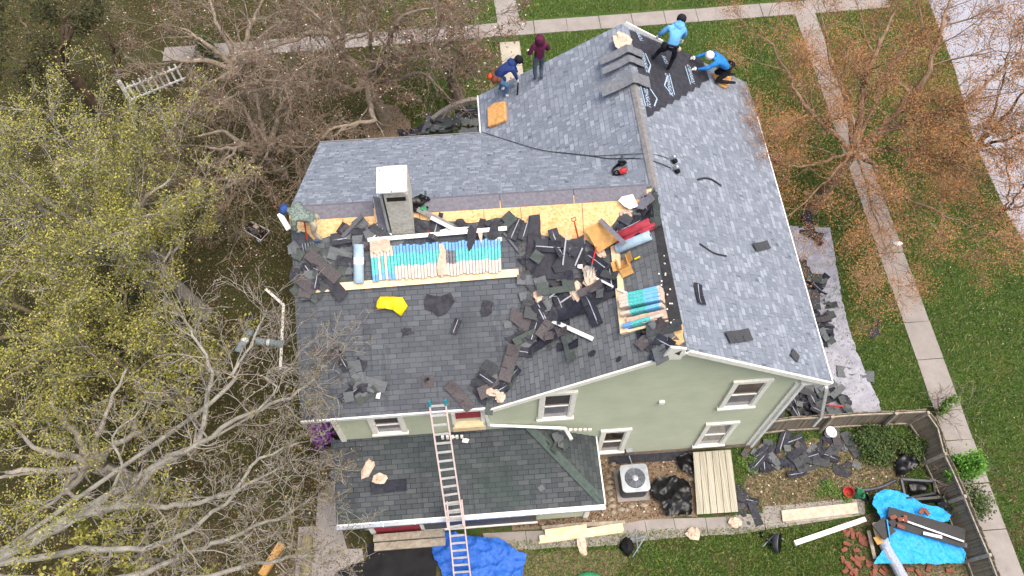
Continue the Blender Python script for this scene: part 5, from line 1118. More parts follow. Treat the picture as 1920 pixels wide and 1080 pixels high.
# forks
def fork(name, grip, sock, t, label, hm, surf, lifts, tines=5, wd=.26, dgrip=True, tl=None):
    G_, K_ = at(*grip, lifts[0], surf), at(*sock, lifts[1], surf); T_ = at(*t, lifts[2], surf); o = empty(name, K_, label, 'fork'); n_ = nrm(K_, surf)
    m = MB(); m.tube([G_, K_], .02, 8); d = (K_ - G_).normalized(); x = d.cross(n_).normalized()
    if dgrip: m.tube([G_, G_ - d * .05 + x * .05, G_ - d * .12 + x * .055, G_ - d * .12 - x * .055, G_ - d * .05 - x * .05, G_], .014, 6)
    m.build('handle', hm, o)
    m = MB(); dt = (T_ - K_).normalized(); xx = dt.cross(n_).normalized(); L_ = (T_ - K_).length
    m.tube([K_ - dt * .02, K_ + dt * .06], .025, 8); m.beam(K_ + dt * .07 - xx * wd / 2, K_ + dt * .07 + xx * wd / 2, .02, .02, n_); m.build('socket', 'dmetal', o)
    for k in range(tines):
        m = MB(); q = K_ + dt * .075 + xx * wd * (k / (tines - 1) - .5); m.tube([q, q + dt * (L_ * .5) + n_ * .02, q + dt * (L_ - .07)], [.012, .011, .006], 6); m.build('tine', 'metal', o)
    return o
fork('shingle_fork', (1077, 416), (1084, 445), (1090, 475), 'short handled fork with D grip stuck in the valley heap edge', 'orange', 'WS', (.45, .12, .05))
fork('shingle_fork', (1118, 462), (1110, 495), (1104, 520), 'red handled fork under the cardboard sheet', 'redp', 'V', (.3, .25, .2), 5, .28, False)
# laid ridge caps (bent shingle strips over the ridge)
def bentcap(y, lab, wl=.9, wr=.55, dy=.3, sh=0.35):
    m = MB(); n = 10; prof = []
    for i in range(n + 1):
        s_ = -wl + (wl + wr) * i / n; zz = RZ + .16 - abs(s_) * .62 * (1 if s_ > 0 else .55) - .06 * (1 - math.exp(-s_ * s_ * 30)); zz = max(zz, zm(RX + s_) + .03); prof.append((RX + s_, zz))
    vs = [(x, y + sh * (x - RX) * .5, z) for x, z in prof] + [(x, y + dy + sh * (x - RX) * .5, z + .02) for x, z in prof]
    m.add(vs, [(i, i + 1, n + 2 + i, n + 1 + i) for i in range(n)]); m.add([(v[0], v[1], v[2] - .02) for v in vs], [(n + 1 + i, n + 2 + i, i + 1, i) for i in range(n)]); m.add(vs[:n + 1] + [(v[0], v[1], v[2] - .02) for v in vs[:n + 1]], [(i, n + 1 + i, n + 2 + i, i + 1) for i in range(n)])
    return tag(m.build('cap_shingle', 'capg'), lab, 'cap shingle')
M['capg'] = plain('grey_cap_shingle', '74777c', '5c5f64', 12)
yq = [at(1172, q, .1, 'ML').y for q in (105, 122, 160, 150)]
bentcap(at(1170, 103, .1, 'ML').y, 'top bent cap shingle on the ridge, on tan paper', .75, .45, .26)
bentcap(at(1172, 122, .1, 'ML').y, 'second bent cap shingle on the ridge', .75, .45, .22)
bentcap(at(1174, 163, .1, 'ML').y, 'lower wide bent cap shingle on the ridge', .85, .5, .38)
m = MB(); p = at(1172, 98, .12, 'ML'); m = None
# hoses and nail guns
def nailer(x, y, lab, surf, big=False):
    p = at(x, y, .0, surf); o = empty('nail_gun', p, lab, 'nail gun'); Mx = frame(p, .5, surf)
    f = lambda *q: p + Mx @ Vector(q)
    m = MB(); m.tube([f(0, 0, .04), f(0, 0, .16), f(0, 0, .2)], [.05, .065, .05], 12); m.build('cylinder_head', 'metal', o, smooth=True)
    m = MB(); m.tube([f(0, 0, .12), f(.12, .05, .12)], .028, 8); m.tube([f(.1, .04, .12), f(.14, .02, .05)], .02, 6); m.build('handle', 'blackpl', o)
    m = MB(); m.tube([f(.03, -.08, .05), f(.03, -.08, .11)], .075, 14); m.build('coil_magazine', 'blackpl', o); m = MB(); m.beam(f(-.03, 0, .02), f(-.09, .06, .03), .04, .05, nrm(p, surf)); m.build('nose', 'metal', o); return o
nailer(1257, 300, 'chrome topped nail gun on the right slope, the upper of two', 'MR'); nailer(1262, 319, 'chrome topped nail gun on the right slope, the lower of two', 'MR')
cord('air_hose', [(903, 247), (950, 262), (1010, 280), (1060, 287), (1110, 292), (1160, 290), (1205, 288), (1235, 291), (1255, 298)], .010, 'hip', 'dark green air hose running along the roof valley to the upper nail gun', 'hose', None, .02)
cord('air_hose', [(1040, 285), (1100, 291), (1140, 297), (1190, 297), (1225, 302), (1258, 315)], .012, 'felt', 'thin black air hose running to the lower nail gun', 'hose', None, .02)
# tool belt lying on the new slope
def toolbelt(x, y, surf, lab, c2, r=.2):
    p = at(x, y, .0, surf); o = empty('tool_belt', p, lab, 'tool belt'); Mx = frame(p, .3, surf); f = lambda *q: p + Mx @ Vector(q)
    m = MB(); m.tube([f(math.cos(t) * r, math.sin(t) * r * .7, .06 + .02 * math.sin(3 * t)) for t in [k * .45 for k in range(13)]], .035, 6); m.build('belt', 'blackpl', o)
    for (bx_, by, mt) in ((-.14, -.08, 'blackpl'), (.12, .08, 'blackpl'), (.02, -.16, c2)):
        m = MB(); m.blob(f(bx_, by, .08), (.11, .08, .09), bx_ * 9, .2, 9); m.build('pouch', mt, o)
    m = MB(); m.tube([f(.02, -.1, .12), f(.05, -.3, .06)], .015, 6); m.tube([f(.17, .05, .14), f(.22, .25, .08)], .03, 6); m.build('hammer', 'dmetal', o); return o
toolbelt(1164, 317, 'ML', 'black tool belt with red tools left of the ridge', 'redp')
toolbelt(788, 382, 'WS', 'black tool bag with a green tag right of the chimney', 'green', .24)
wedge('jacket', [(766, 372), (775, 378), (790, 368), (800, 374), (796, 388), (784, 392), (768, 392)], 'blackpl', 'black jacket heaped right of the chimney', 'jacket', None, .04, amp=.22, smooth=True)
# --- ladder
LP = lambda px, py: (lambda r: Vector((r.x * ((H - 5.95 + (6.93) * 1.8) / (1 + 0 + r.y * 1.8)) if False else 0, 0, 0)))(ray(px, py))
def lad(px, py, off=0.0):
    # plane through (y=6.93,z=6.0) and (y=3.75,z=0)
    k = 6.0 / (6.93 - 3.75); r = ray(px, py); t = (H - off - (-3.75 * k)) / (1 + r.y * k); return Vector((r.x * t, r.y * t, H - t))
la = empty('extension_ladder', lad(865, 1075), 'long pink railed extension ladder leaning against the back eave', 'ladder')
TL, TR = lad(806, 762), lad(836, 760); BL, BR = lad(851, 1085), lad(882, 1083); ml, mr = lad(838, 945), lad(866, 942)
up = (TL - BL).normalized(); BL = BL - up * .3; BR = BR - (TR - BR).normalized() * .3
nl_ = Vector((0, -6.0, 3.18)).normalized()
for a, b in ((TL, lad(840, 990)), (TR, lad(869, 985))): m = MB(); m.beam(a, b, .035, .07, nl_); m.build('fly_rail', 'pink', la)
for a, b in ((ml - nl_ * .06, BL - nl_ * .06), (mr - nl_ * .06, BR - nl_ * .06)): m = MB(); m.beam(a, b, .035, .07, nl_); m.build('base_rail', 'pink', la)
Ltop = (TL - lad(840, 990)).length; k = 0; s_ = .0
while s_ < (TL - lad(840, 990)).length:
    f = s_ / Ltop; a = TL.lerp(lad(840, 990), f); b = TR.lerp(lad(869, 985), f); m = MB(); m.beam(a, b, .05, .03, nl_); m.build('rung', 'rung', la); s_ += .305
s_ = .1; Lb = (ml - BL).length
while s_ < Lb:
    f = s_ / Lb; a = ml.lerp(BL, f) - nl_ * .06; b = mr.lerp(BR, f) - nl_ * .06; m = MB(); m.beam(a, b, .05, .03, nl_); m.build('rung', 'rung', la); s_ += .305
for a in (TL, TR): m = MB(); m.tube([a + up * -.02, a + up * .16], .035, 8); m.build('end_cap', 'teal', la)
# --- air conditioner
c = [at_z(x, y, .78) for x, y in ((1163, 872), (1215, 870), (1217, 921), (1167, 923))]; cc = sum(c, Vector()) / 4; sx = .82
ac = empty('air_conditioner', (cc.x, cc.y, .0), 'square grey topped air conditioner unit beside the house', 'air conditioner')
def rbox(cx, cy, z0, z1, s, r, name, mat, parent, ins=0):
    P = []
    for qx, qy, a0 in ((1, 1, 0), (-1, 1, 90), (-1, -1, 180), (1, -1, 270)):
        for k in range(5): t = R(a0 + k * 22.5); P.append(Vector((cx + qx * (s / 2 - r) + math.cos(t) * r, cy + qy * (s / 2 - r) + math.sin(t) * r, z1)))
    m = MB(); m.slab(P, z1 - z0); return m.build(name, mat, parent)
rbox(cc.x, cc.y, .0, .07, .98, .02, 'pad', 'conc', ac); rbox(cc.x, cc.y, .07, .74, sx - .04, .12, 'body', 'dmetal', ac); rbox(cc.x, cc.y, .74, .79, sx, .12, 'top_panel', 'metal', ac)
m = MB(); m.lathe((cc.x, cc.y, .792), [(.30, 0), (.30, .02), (.27, .012), (.0, .006)], 28); m.build('fan_opening', 'dmetal', ac)
m = MB()
for q in [i * .026 + .07 for i in range(9)]: m.tube([(cc.x + math.cos(t) * q, cc.y + math.sin(t) * q, .825) for t in [k * math.pi / 12 for k in range(25)]], .005, 4, caps=False)
for k in range(8): t = k * math.pi / 4; m.tube([(cc.x + math.cos(t) * .06, cc.y + math.sin(t) * .06, .83), (cc.x + math.cos(t) * .3, cc.y + math.sin(t) * .3, .815)], .006, 4)
m.build('grille', 'metal', ac); m = MB(); m.lathe((cc.x, cc.y, .82), [(.09, 0), (.09, .02), (.05, .035), (0, .035)], 18); m.build('fan_hub', 'metal', ac)
# --- board ramp
W = [at_z(x, y, .3) for x, y in ((1298, 850), (1369, 845), (1386, 958), (1308, 963))]; dk = empty('board_ramp', (W[2] + W[3]) / 2 * Vector((1, 1, 0)).length * 0 + Vector(((W[2].x + W[3].x) / 2, (W[2].y + W[3].y) / 2, 0)), 'pale weathered board ramp sloping from the house wall', 'ramp')
for i in range(6):
    f0, f1 = i / 6 + .006, (i + 1) / 6 - .006; P = [W[0].lerp(W[1], f0), W[0].lerp(W[1], f1), W[3].lerp(W[2], f1), W[3].lerp(W[2], f0)]
    m = MB(); m.slab([p + Vector((0, 0, random.uniform(-.006, .006) + (0.1 if k < 2 else -.1))) for k, p in enumerate(P)], .04, uvf=lambda p, i=i: (p.x * 3 + i * .37, p.y * .3)); m.build('board', 'deck', dk)
for a, b, q in ((W[0], W[3], .05), (W[1], W[2], -.05)): m = MB(); m.beam(a + Vector((q, 0, -.1)), b + Vector((q, .05, -.2)), .04, .2); m.build('stringer', 'wood', dk)
# --- fences
def fence(name, pts, h, label, top_lean=(0, 0), mat='fence', bw=.14):
    P = [Vector(p) for p in pts]; o = empty(name, P[0], label, 'fence'); m = MB(); rg = random.Random(3); tot = 0; ln = Vector((top_lean[0], top_lean[1], 0))
    for a, b in zip(P[:-1], P[1:]):
        d = (b - a); L_ = d.length; d.normalize(); k = max(1, int(L_ / bw)); wv = Vector((-d.y, d.x, 0)) * .012
        for i in range(k):
            p, q = a + d * (i * L_ / k + .005), a + d * ((i + 1) * L_ / k - .005); hh = h + rg.uniform(-.05, .02); j = wv * rg.uniform(-.5, .5)
            vs = [p - wv + j, q - wv + j, q + wv + j, p + wv + j]; vs += [v + Vector((0, 0, hh)) + ln for v in vs]; U = rg.random() * 5
            m.add(vs, [(0, 1, 5, 4), (1, 2, 6, 5), (2, 3, 7, 6), (3, 0, 4, 7), (4, 5, 6, 7)], 0, [[(U, 0), (U + .025, 0), (U + .025, 1), (U, 1)]] * 5)
    m.build('board_panel', mat, o)
    for zz in (.12, h - .12):
        m = MB()
        for a, b in zip(P[:-1], P[1:]): s_ = Vector((-(b - a).y, (b - a).x, 0)).normalized() * -.04; m.beam(a + s_ + Vector((0, 0, zz)) + ln * zz / h, b + s_ + Vector((0, 0, zz)) + ln * zz / h, .04, .09)
        m.build('rail', 'wood', o)
    k = max(2, len(P) // 2 + 1)
    for i in range(0, len(P), 2 if len(P) > 4 else 1):
        a = P[i]; b = P[min(i + 1, len(P) - 1)] if i < len(P) - 1 else P[i - 1]; s_ = Vector((-(b - a).y, (b - a).x, 0)).normalized() * -.09 * (1 if i < len(P) - 1 else -1)
        m = MB(); m.beam(a + s_, a + s_ + ln + Vector((0, 0, h + .03)), .09, .09, (0, 1, 0)); m.build('post', 'wood', o)
    return o
fh = 1.15
T = [at_z(x, y, fh) for x, y in ((1440, 790), (1490, 784), (1560, 780), (1610, 776), (1680, 773), (1738, 770))]
fence('board_fence', [(p.x, p.y, 0) for p in T], fh, 'grey weathered board fence running from the house corner to the sidewalk', (.0, .05))
T = [at_z(x, y, 1.05) for x, y in ((1745, 772), (1765, 800), (1778, 850), (1795, 885), (1815, 930), (1838, 985), (1862, 1040), (1885, 1100))]
fence('sagging_fence', [(p.x - .26, p.y, 0) for p in T], 1.05, 'sagging grey board fence along the sidewalk behind the blue tarp pile', (.26, 0))
# white picket fence, fallen at a lean
P = [at_z(x, y, .95) for x, y in ((229, 160), (318, 119))]; Bf = [at_z(248, 194, 0), at_z(300, 165, 0)]
pk_ = empty('picket_fence', Bf[0], 'short white picket fence section leaning in the upper left garden', 'fence'); a, b = Bf[0], Vector((P[1].x, Bf[1].y + .1, 0)); d = (b - a).normalized(); L_ = 2.3; lean = Vector((-.06, .10, 0))
for i in range(9):
    q = a + d * (.2 + i * .24); m = MB(); m.beam(q + Vector((0, 0, .05)), q + Vector((0, 0, .92)) + lean, .075, .02, (0, 1, 0) if True else 0); m.build('picket', 'whitem', pk_)
for zz in (.2, .75): m = MB(); m.beam(a + Vector((0, -.03, zz)) + lean * zz, a + d * L_ + Vector((0, -.03, zz)) + lean * zz, .03, .07); m.build('rail', 'whitem', pk_)
m = MB(); m.beam(a, a + Vector((0, 0, 1.1)) + lean, .12, .12, (0, 1, 0)); m.lathe(a + Vector((0, 0, 1.1)) + lean, [(.1, 0), (.1, .03), (0, .1)], 4); m.build('post', 'whitem', pk_)
# curved concrete edge
P = [at_z(x, y, .12) for x, y in ((810, 226), (825, 214), (845, 202), (868, 193), (893, 188))]; m = MB()
Ps = smooth_path(P, random.Random(1), 6, 0)
for a, b in zip(Ps[:-1], Ps[1:]): m.beam(a, b + (b - a) * .1, .16, .24)
tag(m.build('curved_kerb', 'conc', origin=Vector((0, 0, 0))), 'curved concrete step edge around the shingle heap at the top of the wing', 'kerb')
# --- drop cloth, tarps
sheet('drop_cloth', [(1480, 424), (1500, 425), (1555, 427), (1560, 450), (1568, 500), (1578, 560), (1592, 620), (1610, 670), (1632, 720), (1648, 755), (1650, 775), (1560, 778), (1500, 770), (1490, 600)], 'cloth', .015, .09, 'G', .05, 0, .07, 1.6, 'wrinkled grey drop cloth on the grass along the long eave', 'drop cloth')
sheet('blue_tarp', [(812, 1000), (830, 996), (870, 1006), (905, 1010), (945, 1015), (960, 1032), (988, 1040), (980, 1075), (970, 1110), (830, 1110), (828, 1070), (812, 1040)], 'tarpb', .03, .06, 'G', .06, 0, .22, 1.5, 'rumpled royal blue tarp behind the ladder foot', 'tarp', dome=.12, smooth=True)
sheet('black_tarp', [(688, 1022), (740, 1016), (800, 1005), (822, 1040), (815, 1110), (600, 1110), (640, 1068), (690, 1050)], 'tarpk', .03, .14, 'G', .05, 0, .12, 1.2, 'flat black tarp below the porch door', 'tarp')
sheet('plastic_sheet', [(1213, 912), (1235, 898), (1262, 896), (1290, 905), (1296, 930), (1293, 968), (1245, 970), (1238, 945), (1222, 938)], 'blackpl', .03, .09, 'G', .04, 0, .28, 3.0, 'crumpled black plastic sheet between the air conditioner and the ramp', 'plastic sheet', dome=.08)
sheet('plastic_sheet', [(1268, 858), (1290, 852), (1298, 862), (1300, 890), (1280, 888), (1268, 872)], 'blackpl', .03, .08, 'G', .04, 0, .2, 3.0, 'small glossy black plastic bag against the house wall', 'plastic sheet', dome=.1)
wedge('membrane_strip', [(1140, 852), (1298, 845), (1300, 862), (1142, 870)], 'felt', 'dark membrane strip along the foot of the green wall', 'membrane', 'G', .03, amp=.05)
sheet('trash_bag', [(1675, 862), (1690, 855), (1712, 852), (1722, 862), (1712, 880), (1688, 896), (1678, 890)], 'blackpl', .02, .07, 'G', .02, 0, .2, 3.0, 'shiny black trash bag in front of the fence corner', 'bag', dome=.25)
# bright tarp pile in the corner
sheet('bright_tarp', [(1638, 960), (1630, 948), (1638, 928), (1655, 920), (1680, 925), (1700, 935), (1722, 948), (1760, 956), (1777, 970), (1772, 980), (1750, 985), (1755, 1005), (1790, 1020), (1808, 1040), (1802, 1057), (1745, 1060), (1636, 1058), (1652, 1030), (1660, 1008), (1648, 980)], 'tarpc', .25, .055, 'G', .03, 0, .12, 1.5, 'bright cyan blue tarp half covering the rubbish pile in the fenced corner', 'tarp', dome=.22, smooth=True)
for i, (a, b, wd, lab, mt, lf) in enumerate((((1664, 968), (1808, 1010), .55, 'wide black door panel under the bright tarp', 'blackpl', .62), ((1700, 985), (1812, 1024), .12, 'long dark rail below the wide black panel', 'dmetal', .58), ((1690, 975), (1806, 1016), .05, 'thin pale edged strip on the black panel', 'metal', .70), ((1730, 1000), (1765, 1008), .08, 'short white strip at the black panel edge', 'whitem', .68), ((1645, 978), (1668, 1005), .45, 'black board at the left end of the tarp pile', 'blackpl', .62), ((1662, 975), (1668, 1015), .03, 'narrow cyan strap across the left black board', 'tarpc', .68))):
    stick('door_panel' if i in (0, 4) else 'scrap_strip', a, b, wd, .05, mt, lab, 'panel' if i in (0, 4) else 'strip', 'G', lf)
for i, (x, y, lab) in enumerate(((1689, 974, 'orange brick leftmost on the bright tarp'), (1697, 973, 'orange brick in the middle of the bright tarp'), (1689, 988, 'orange brick lowest on the bright tarp'), (1728, 958, 'orange brick higher up on the bright tarp'), (1737, 960, 'orange brick farthest right on the bright tarp'), (1674, 970, 'dark red brick at the black panel edge'))):
    p = at_z(x, y, .72); m = MB(); m.box((0, 0, 0), (.2, .1, .07), None); o = m.build('brick', 'brick', origin=Vector((0, 0, 0))); o.location = p; o.rotation_euler = (0, .1, i * 1.3); tag(o, lab, 'brick')
rg = random.Random(5); me = None
for i in range(36):
    x, y = rg.uniform(1580, 1660), rg.uniform(990, 1078)
    if x > 1625 and y < 1050 and i % 3: x -= 40
    p = at_z(x, y, .04 + rg.random() * .05)
    if me is None: m = MB(); m.box((0, 0, 0), (.2, .1, .065)); o = m.build('brick', 'brick', origin=Vector((0, 0, 0))); me = o.data
    else: o = bpy.data.objects.new('brick', me); COL.objects.link(o)
    o.location = p; o.rotation_euler = (rg.uniform(-.2, .2), rg.uniform(-.2, .2), rg.uniform(0, 3)); tag(o, 'orange brick scattered on the soil left of and below the bright tarp pile', 'brick', 'bricks scattered beside the tarp pile')
for i, (x, y, s) in enumerate(((1705, 1068, 1), (1740, 1066, 1), (1722, 1074, 1), (1780, 1070, 1))):
    o = bpy.data.objects.new('brick', me); COL.objects.link(o); o.location = at_z(x, y, .05); o.rotation_euler = (0, 0, i); tag(o, ('brick', 'brick', 'brick', 'brick')[i] + ' at the bottom edge of the picture, ' + ('leftmost', 'third', 'second', 'rightmost')[i] + ' below the bright tarp', 'brick')
# bubble wrap roll, pale board, light post
P = [at_z(x, y, .35) for x, y in ((1655, 1012), (1665, 1035), (1680, 1060), (1700, 1095))]; M['bubble'] = plain('bubble_wrap', 'b9c0c8', '858c96', 40, rough=.3, bump=1); m = MB(); m.tube(smooth_path(P, random.Random(2), 4, .02), .15, 12); tag(m.build('bubble_wrap_roll', 'bubble'), 'silvery bubble wrap sleeve hanging over the tarp pile', 'bubble wrap')
wedge('board_offcut', [(1636, 980), (1648, 978), (1655, 1010), (1645, 1015)], 'pine', 'pale upright board offcut at the left of the tarp pile', 'lumber', 'G', .4, .04, 0); stick('board_offcut', (1628, 995), (1640, 1048), .1, .03, 'wood', 'thin greyish board leaning on the left of the tarp pile', 'lumber', 'G', .2)
wedge('cardboard_piece', [(1637, 1008), (1652, 1004), (1655, 1018), (1645, 1022)], 'card', 'brown cardboard piece on the pale offcut', 'cardboard', 'G', .48, .01, .02)
# black frame box and bins near the corner
fr = empty('open_crate', at_z(1715, 915, 0), 'open black box frame behind the bright tarp', 'frame'); Q = [at_z(x, y, .45) for x, y in ((1689, 899), (1749, 903), (1752, 925), (1697, 935))]
for i, (a, b) in enumerate(zip(Q, Q[1:] + Q[:1])): m = MB(); m.beam(a, b, .06, .1); m.build('panel', 'dmetal' if i in (0, 3) else 'blackpl', fr)
wedge('black_hose_coil', [(1700, 905), (1725, 902), (1738, 915), (1730, 926), (1705, 925)], 'blackpl', 'black plastic tub inside the open box frame', 'tub', 'G', .15, .01, .2, smooth=True)
p = at_z(1735, 934, .25); m = MB(); m.tube([p + Vector((-.45, 0, 0)), p + Vector((.4, 0, 0))], .14, 12); tag(m.build('black_pipe', 'blackpl'), 'thick black pipe lying below the box frame', 'pipe')
p = at_z(1765, 945, 0); m = MB(); m.lathe(p, [(.24, 0), (.3, .35), (.31, .36), (.27, .34), (.22, .05), (0, .05)], 16, rot=Matrix.Rotation(.6, 3, 'Y')); tag(m.build('grey_bucket', 'dmetal'), 'tipped dark grey tub right of the box frame', 'bucket')
def pot(x, y, r, h, mat, lab, tilt=0, cat='pot'):
    p = at_z(x, y, r * .4); m = MB(); m.lathe((0, 0, 0), [(r * .7, 0), (r, h), (r * 1.06, h), (r * .9, h - .01), (r * .65, .04), (0, .04)], 16, rot=Matrix.Rotation(tilt, 3, 'Y')); o = m.build('plant_pot', mat, origin=Vector((0, 0, 0))); o.location = p; return tag(o, lab, cat)
pot(1592, 925, .15, .2, 'redp', 'red plastic pot left of the green one beside the tarp pile', -.4); pot(1605, 928, .15, .2, 'green', 'green plastic pot right of the red one', .5); pot(1619, 934, .12, .14, 'blackpl', 'small black pot right of the green pot', .2)
pot(1552, 814, .17, .22, 'whitem', 'white bucket among the shingles at the foot of the fence', .2, 'bucket')
cord('drain_hose', [(1606, 919), (1630, 918), (1655, 912), (1680, 900)], .05, 'dmetal', 'black corrugated drain hose from the pots to the box frame', 'hose', 'G', .08, 8)
cord('drain_hose', [(1680, 893), (1700, 885), (1725, 870)], .03, 'blackpl', 'thin black hose in front of the trash bag', 'hose', 'G', .06, 6)
# boards, post and grill
wedge('board_stack', [(1465, 957), (1606, 942), (1610, 962), (1468, 978)], 'wood', 'pair of pale weathered boards on the back walk', 'lumber', 'G', .12, .05, 0, step=.4, jag=0); bpy.data.objects['board_stack'].data.materials[0] = plain('pale_weathered_board', 'c4b8a4', 'a39884', 6)
stick('board_offcut', (1472, 978), (1598, 966), .1, .03, 'wood', 'narrow grey board in front of the pale pair', 'lumber', 'G', .04)
stick('white_post', (1488, 1020), (1620, 975), .14, .14, 'white', 'long white square post lying on the lawn beside the grill', 'post', 'G', .02)
gr = empty('kettle_grill', at_z(1460, 1020, 0), 'fallen black kettle grill with metal legs on the lawn', 'grill'); Rt = Matrix.Rotation(1.1, 3, 'Y') @ Matrix.Rotation(.3, 3, 'X'); p = at_z(1462, 1018, .28)
m = MB(); m.lathe(p, [(.29, 0), (.29, -.03), (.24, -.14), (.14, -.2), (0, -.22)], 20, rot=Rt); m.build('bowl', 'dmetal', gr, smooth=True); m = MB(); m.lathe(p + Rt @ Vector((0, 0, .01)), [(.28, 0), (0, .0)], 20, rot=Rt); m.build('grate', 'blackpl', gr)
for a, b in (((1455, 1000), (1430, 1025)), ((1462, 1030), (1438, 1010)), ((1448, 998), (1470, 1012))): m = MB(); m.tube([at_z(*a, .25), at_z(*b, .08)], .014, 6); m.build('leg', 'metal', gr)
for q in ((1428, 1003), (1440, 1018)): m = MB(); c_ = at_z(*q, .09); m.tube([c_ + Vector((-.02, 0, 0)), c_ + Vector((.02, 0, 0))], .09, 14); m.build('wheel', 'blackpl', gr)
# folding sawhorse with black bag
sw = empty('folding_stand', at_z(1190, 1015, 0), 'folding aluminium stand with a black bag on the back walk', 'stand'); z_ = .5
for a, b in (((1192, 992, .55), (1168, 1018, .05)), ((1192, 992, .55), (1196, 1035, .05)), ((1175, 1012, .2), (1210, 1006, .2)), ((1210, 1006, .3), (1186, 1044, .05)), ((1170, 1020, .1), (1210, 1004, .35))): m = MB(); m.tube([at_z(*a), at_z(*b)], .017, 6); m.build('leg', 'metal', sw)
m = MB(); m.blob(at_z(1176, 1024, .15), (.2, .24, .15), 4, .25, 12); tag(m.build('black_bag', 'tarpk', smooth=True), 'black bag slumped at the feet of the folding stand', 'bag')
# lumber stack by the porch
for i, (a, b, w_, lab, mt, lf) in enumerate((((1012, 1012), (1168, 988), .22, 'widest pale board on the lumber stack beside the back walk', 'pine', .12), ((1022, 1000), (1100, 990), .2, 'upper pale board of the lumber stack', 'pine', .16), ((1010, 1018), (1168, 996), .08, 'front narrow board of the lumber stack', 'pine', .04), ((1016, 990), (1060, 986), .1, 'short weathered offcut at the left end of the lumber stack', 'wood', .08), ((1060, 986), (1172, 980), .12, 'rear grey board of the lumber stack', 'wood', .04))):
    stick('lumber_board', a, b, w_, .05, mt, lab, 'lumber', 'G', lf)
# stones edging the gravel bed
for i, (x, y) in enumerate(((1142, 892), (1144, 903), (1143, 914), (1145, 925), (1146, 936), (1148, 948), (1175, 956), (1184, 949), (1165, 955), (1150, 960), (1296, 898), (1207, 947), (1150, 870), (1148, 880))):
    p = at_z(x, y, .03); m = MB(); m.blob((0, 0, 0), (.09 + .03 * (i % 3), .07, .05), i, .2, 9); o = m.build('field_stone', 'stone', origin=Vector((0, 0, 0)), smooth=True); o.location = p; tag(o, 'rounded pale stone edging the gravel bed around the air conditioner', 'stone', 'stones edging the gravel bed')
# white bent pole and other trim in the left grass
P = [at_z(x, y, .1) for x, y in ((498, 542), (532, 572), (526, 693))]; m = MB()
for a, b in zip(P[:-1], P[1:]): m.beam(a, b, .09, .07)
tag(m.build('fallen_downspout', 'white'), 'bent white downspout lying in the grass left of the house', 'downspout')
stick('firewood', (253, 787), (256, 806), .16, .16, 'kraft', 'single cut log with a pale face in the left undergrowth', 'log', 'G')
stick('timber_beam', (530, 1020), (492, 1080), .22, .14, 'card', 'reddish timber beam lying under the pale branches at the bottom', 'lumber', 'G', .2)
m = MB(); p = at_z(577, 1040, 0); m.tube([p, p + Vector((0, 0, .4))], [.24, .2], 12); m.tube([p + Vector((.0, -.9, .15)), p + Vector((0, .5, .15))], .16, 10); tag(m.build('tree_stump', 'barko'), 'mossy stump and log at the corner of the side walk', 'stump')
# lawn mower
mw = empty('lawn_mower', at_z(482, 440, 0), 'small black and white lawn mower standing in the leafy grass', 'lawn mower'); p = at_z(482, 440, 0); Rm = Matrix.Rotation(-.62, 3, 'Z'); f = lambda *q: p + Rm @ Vector(q)
m = MB(); m.box(f(0, 0, .2), (.75, .45, .16), Rm); m.build('deck', 'blackpl', mw); m = MB(); m.lathe(f(.05, 0, .28), [(.17, 0), (.18, .1), (.12, .17), (0, .18)], 14); m.build('engine', 'dmetal', mw); m = MB(); m.box(f(.08, .05, .5), (.18, .12, .05), Rm); m.build('engine_cover', 'kraft', mw)
for sx_, sy_ in ((-.3, -.24), (-.3, .24), (.3, -.24), (.3, .24)): m = MB(); c_ = f(sx_, sy_, .12); ax = Rm @ Vector((0, .03, 0)); m.tube([c_ - ax, c_ + ax], .12, 14); m.build('wheel', 'metal', mw)
m = MB(); m.tube([f(-.35, -.2, .3), f(.5, -.24, .35), f(.5, .24, .35), f(-.35, .2, .3)], .018, 6); m.build('handlebar', 'whitem', mw)
# far left small things
p = at_z(158, 40, .1); m = MB(); m.blob(p, (.18, .14, .12), 3, .2, 10); tag(m.build('blue_bag', 'tarpb', smooth=True), 'small blue bag on the grass at the top left', 'bag')
for x, y, lab in ((1683, 457, 'white crumpled paper on the right sidewalk'), ): paper(x, y, .16, lab, 'G', .03, 'whitem', .6)
wedge('felt_scrap', [(1500, 400), (1520, 395), (1530, 440), (1545, 455), (1538, 462), (1520, 440), (1510, 420)], 'feltb', 'long black strip crossing the top of the drop cloth', 'felt scrap', 'G', .12)
stick('red_stick', (1553, 760), (1580, 762), .05, .03, 'redp', 'red stick in the shingle heap behind the board fence', 'stick', 'G', .45)
stick('yellow_level', (791, 994), (791, 1006), .05, .05, 'yellow', 'small yellow handle at the porch foot', 'tool', 'G', .1)
p = at_z(1103, 1086, .1); m = MB(); m.blob(p, (.4, .2, .1), 3, .1, 12); tag(m.build('teal_cushion', 'green', smooth=True), 'teal green plastic lid at the bottom edge of the lawn', 'lid')

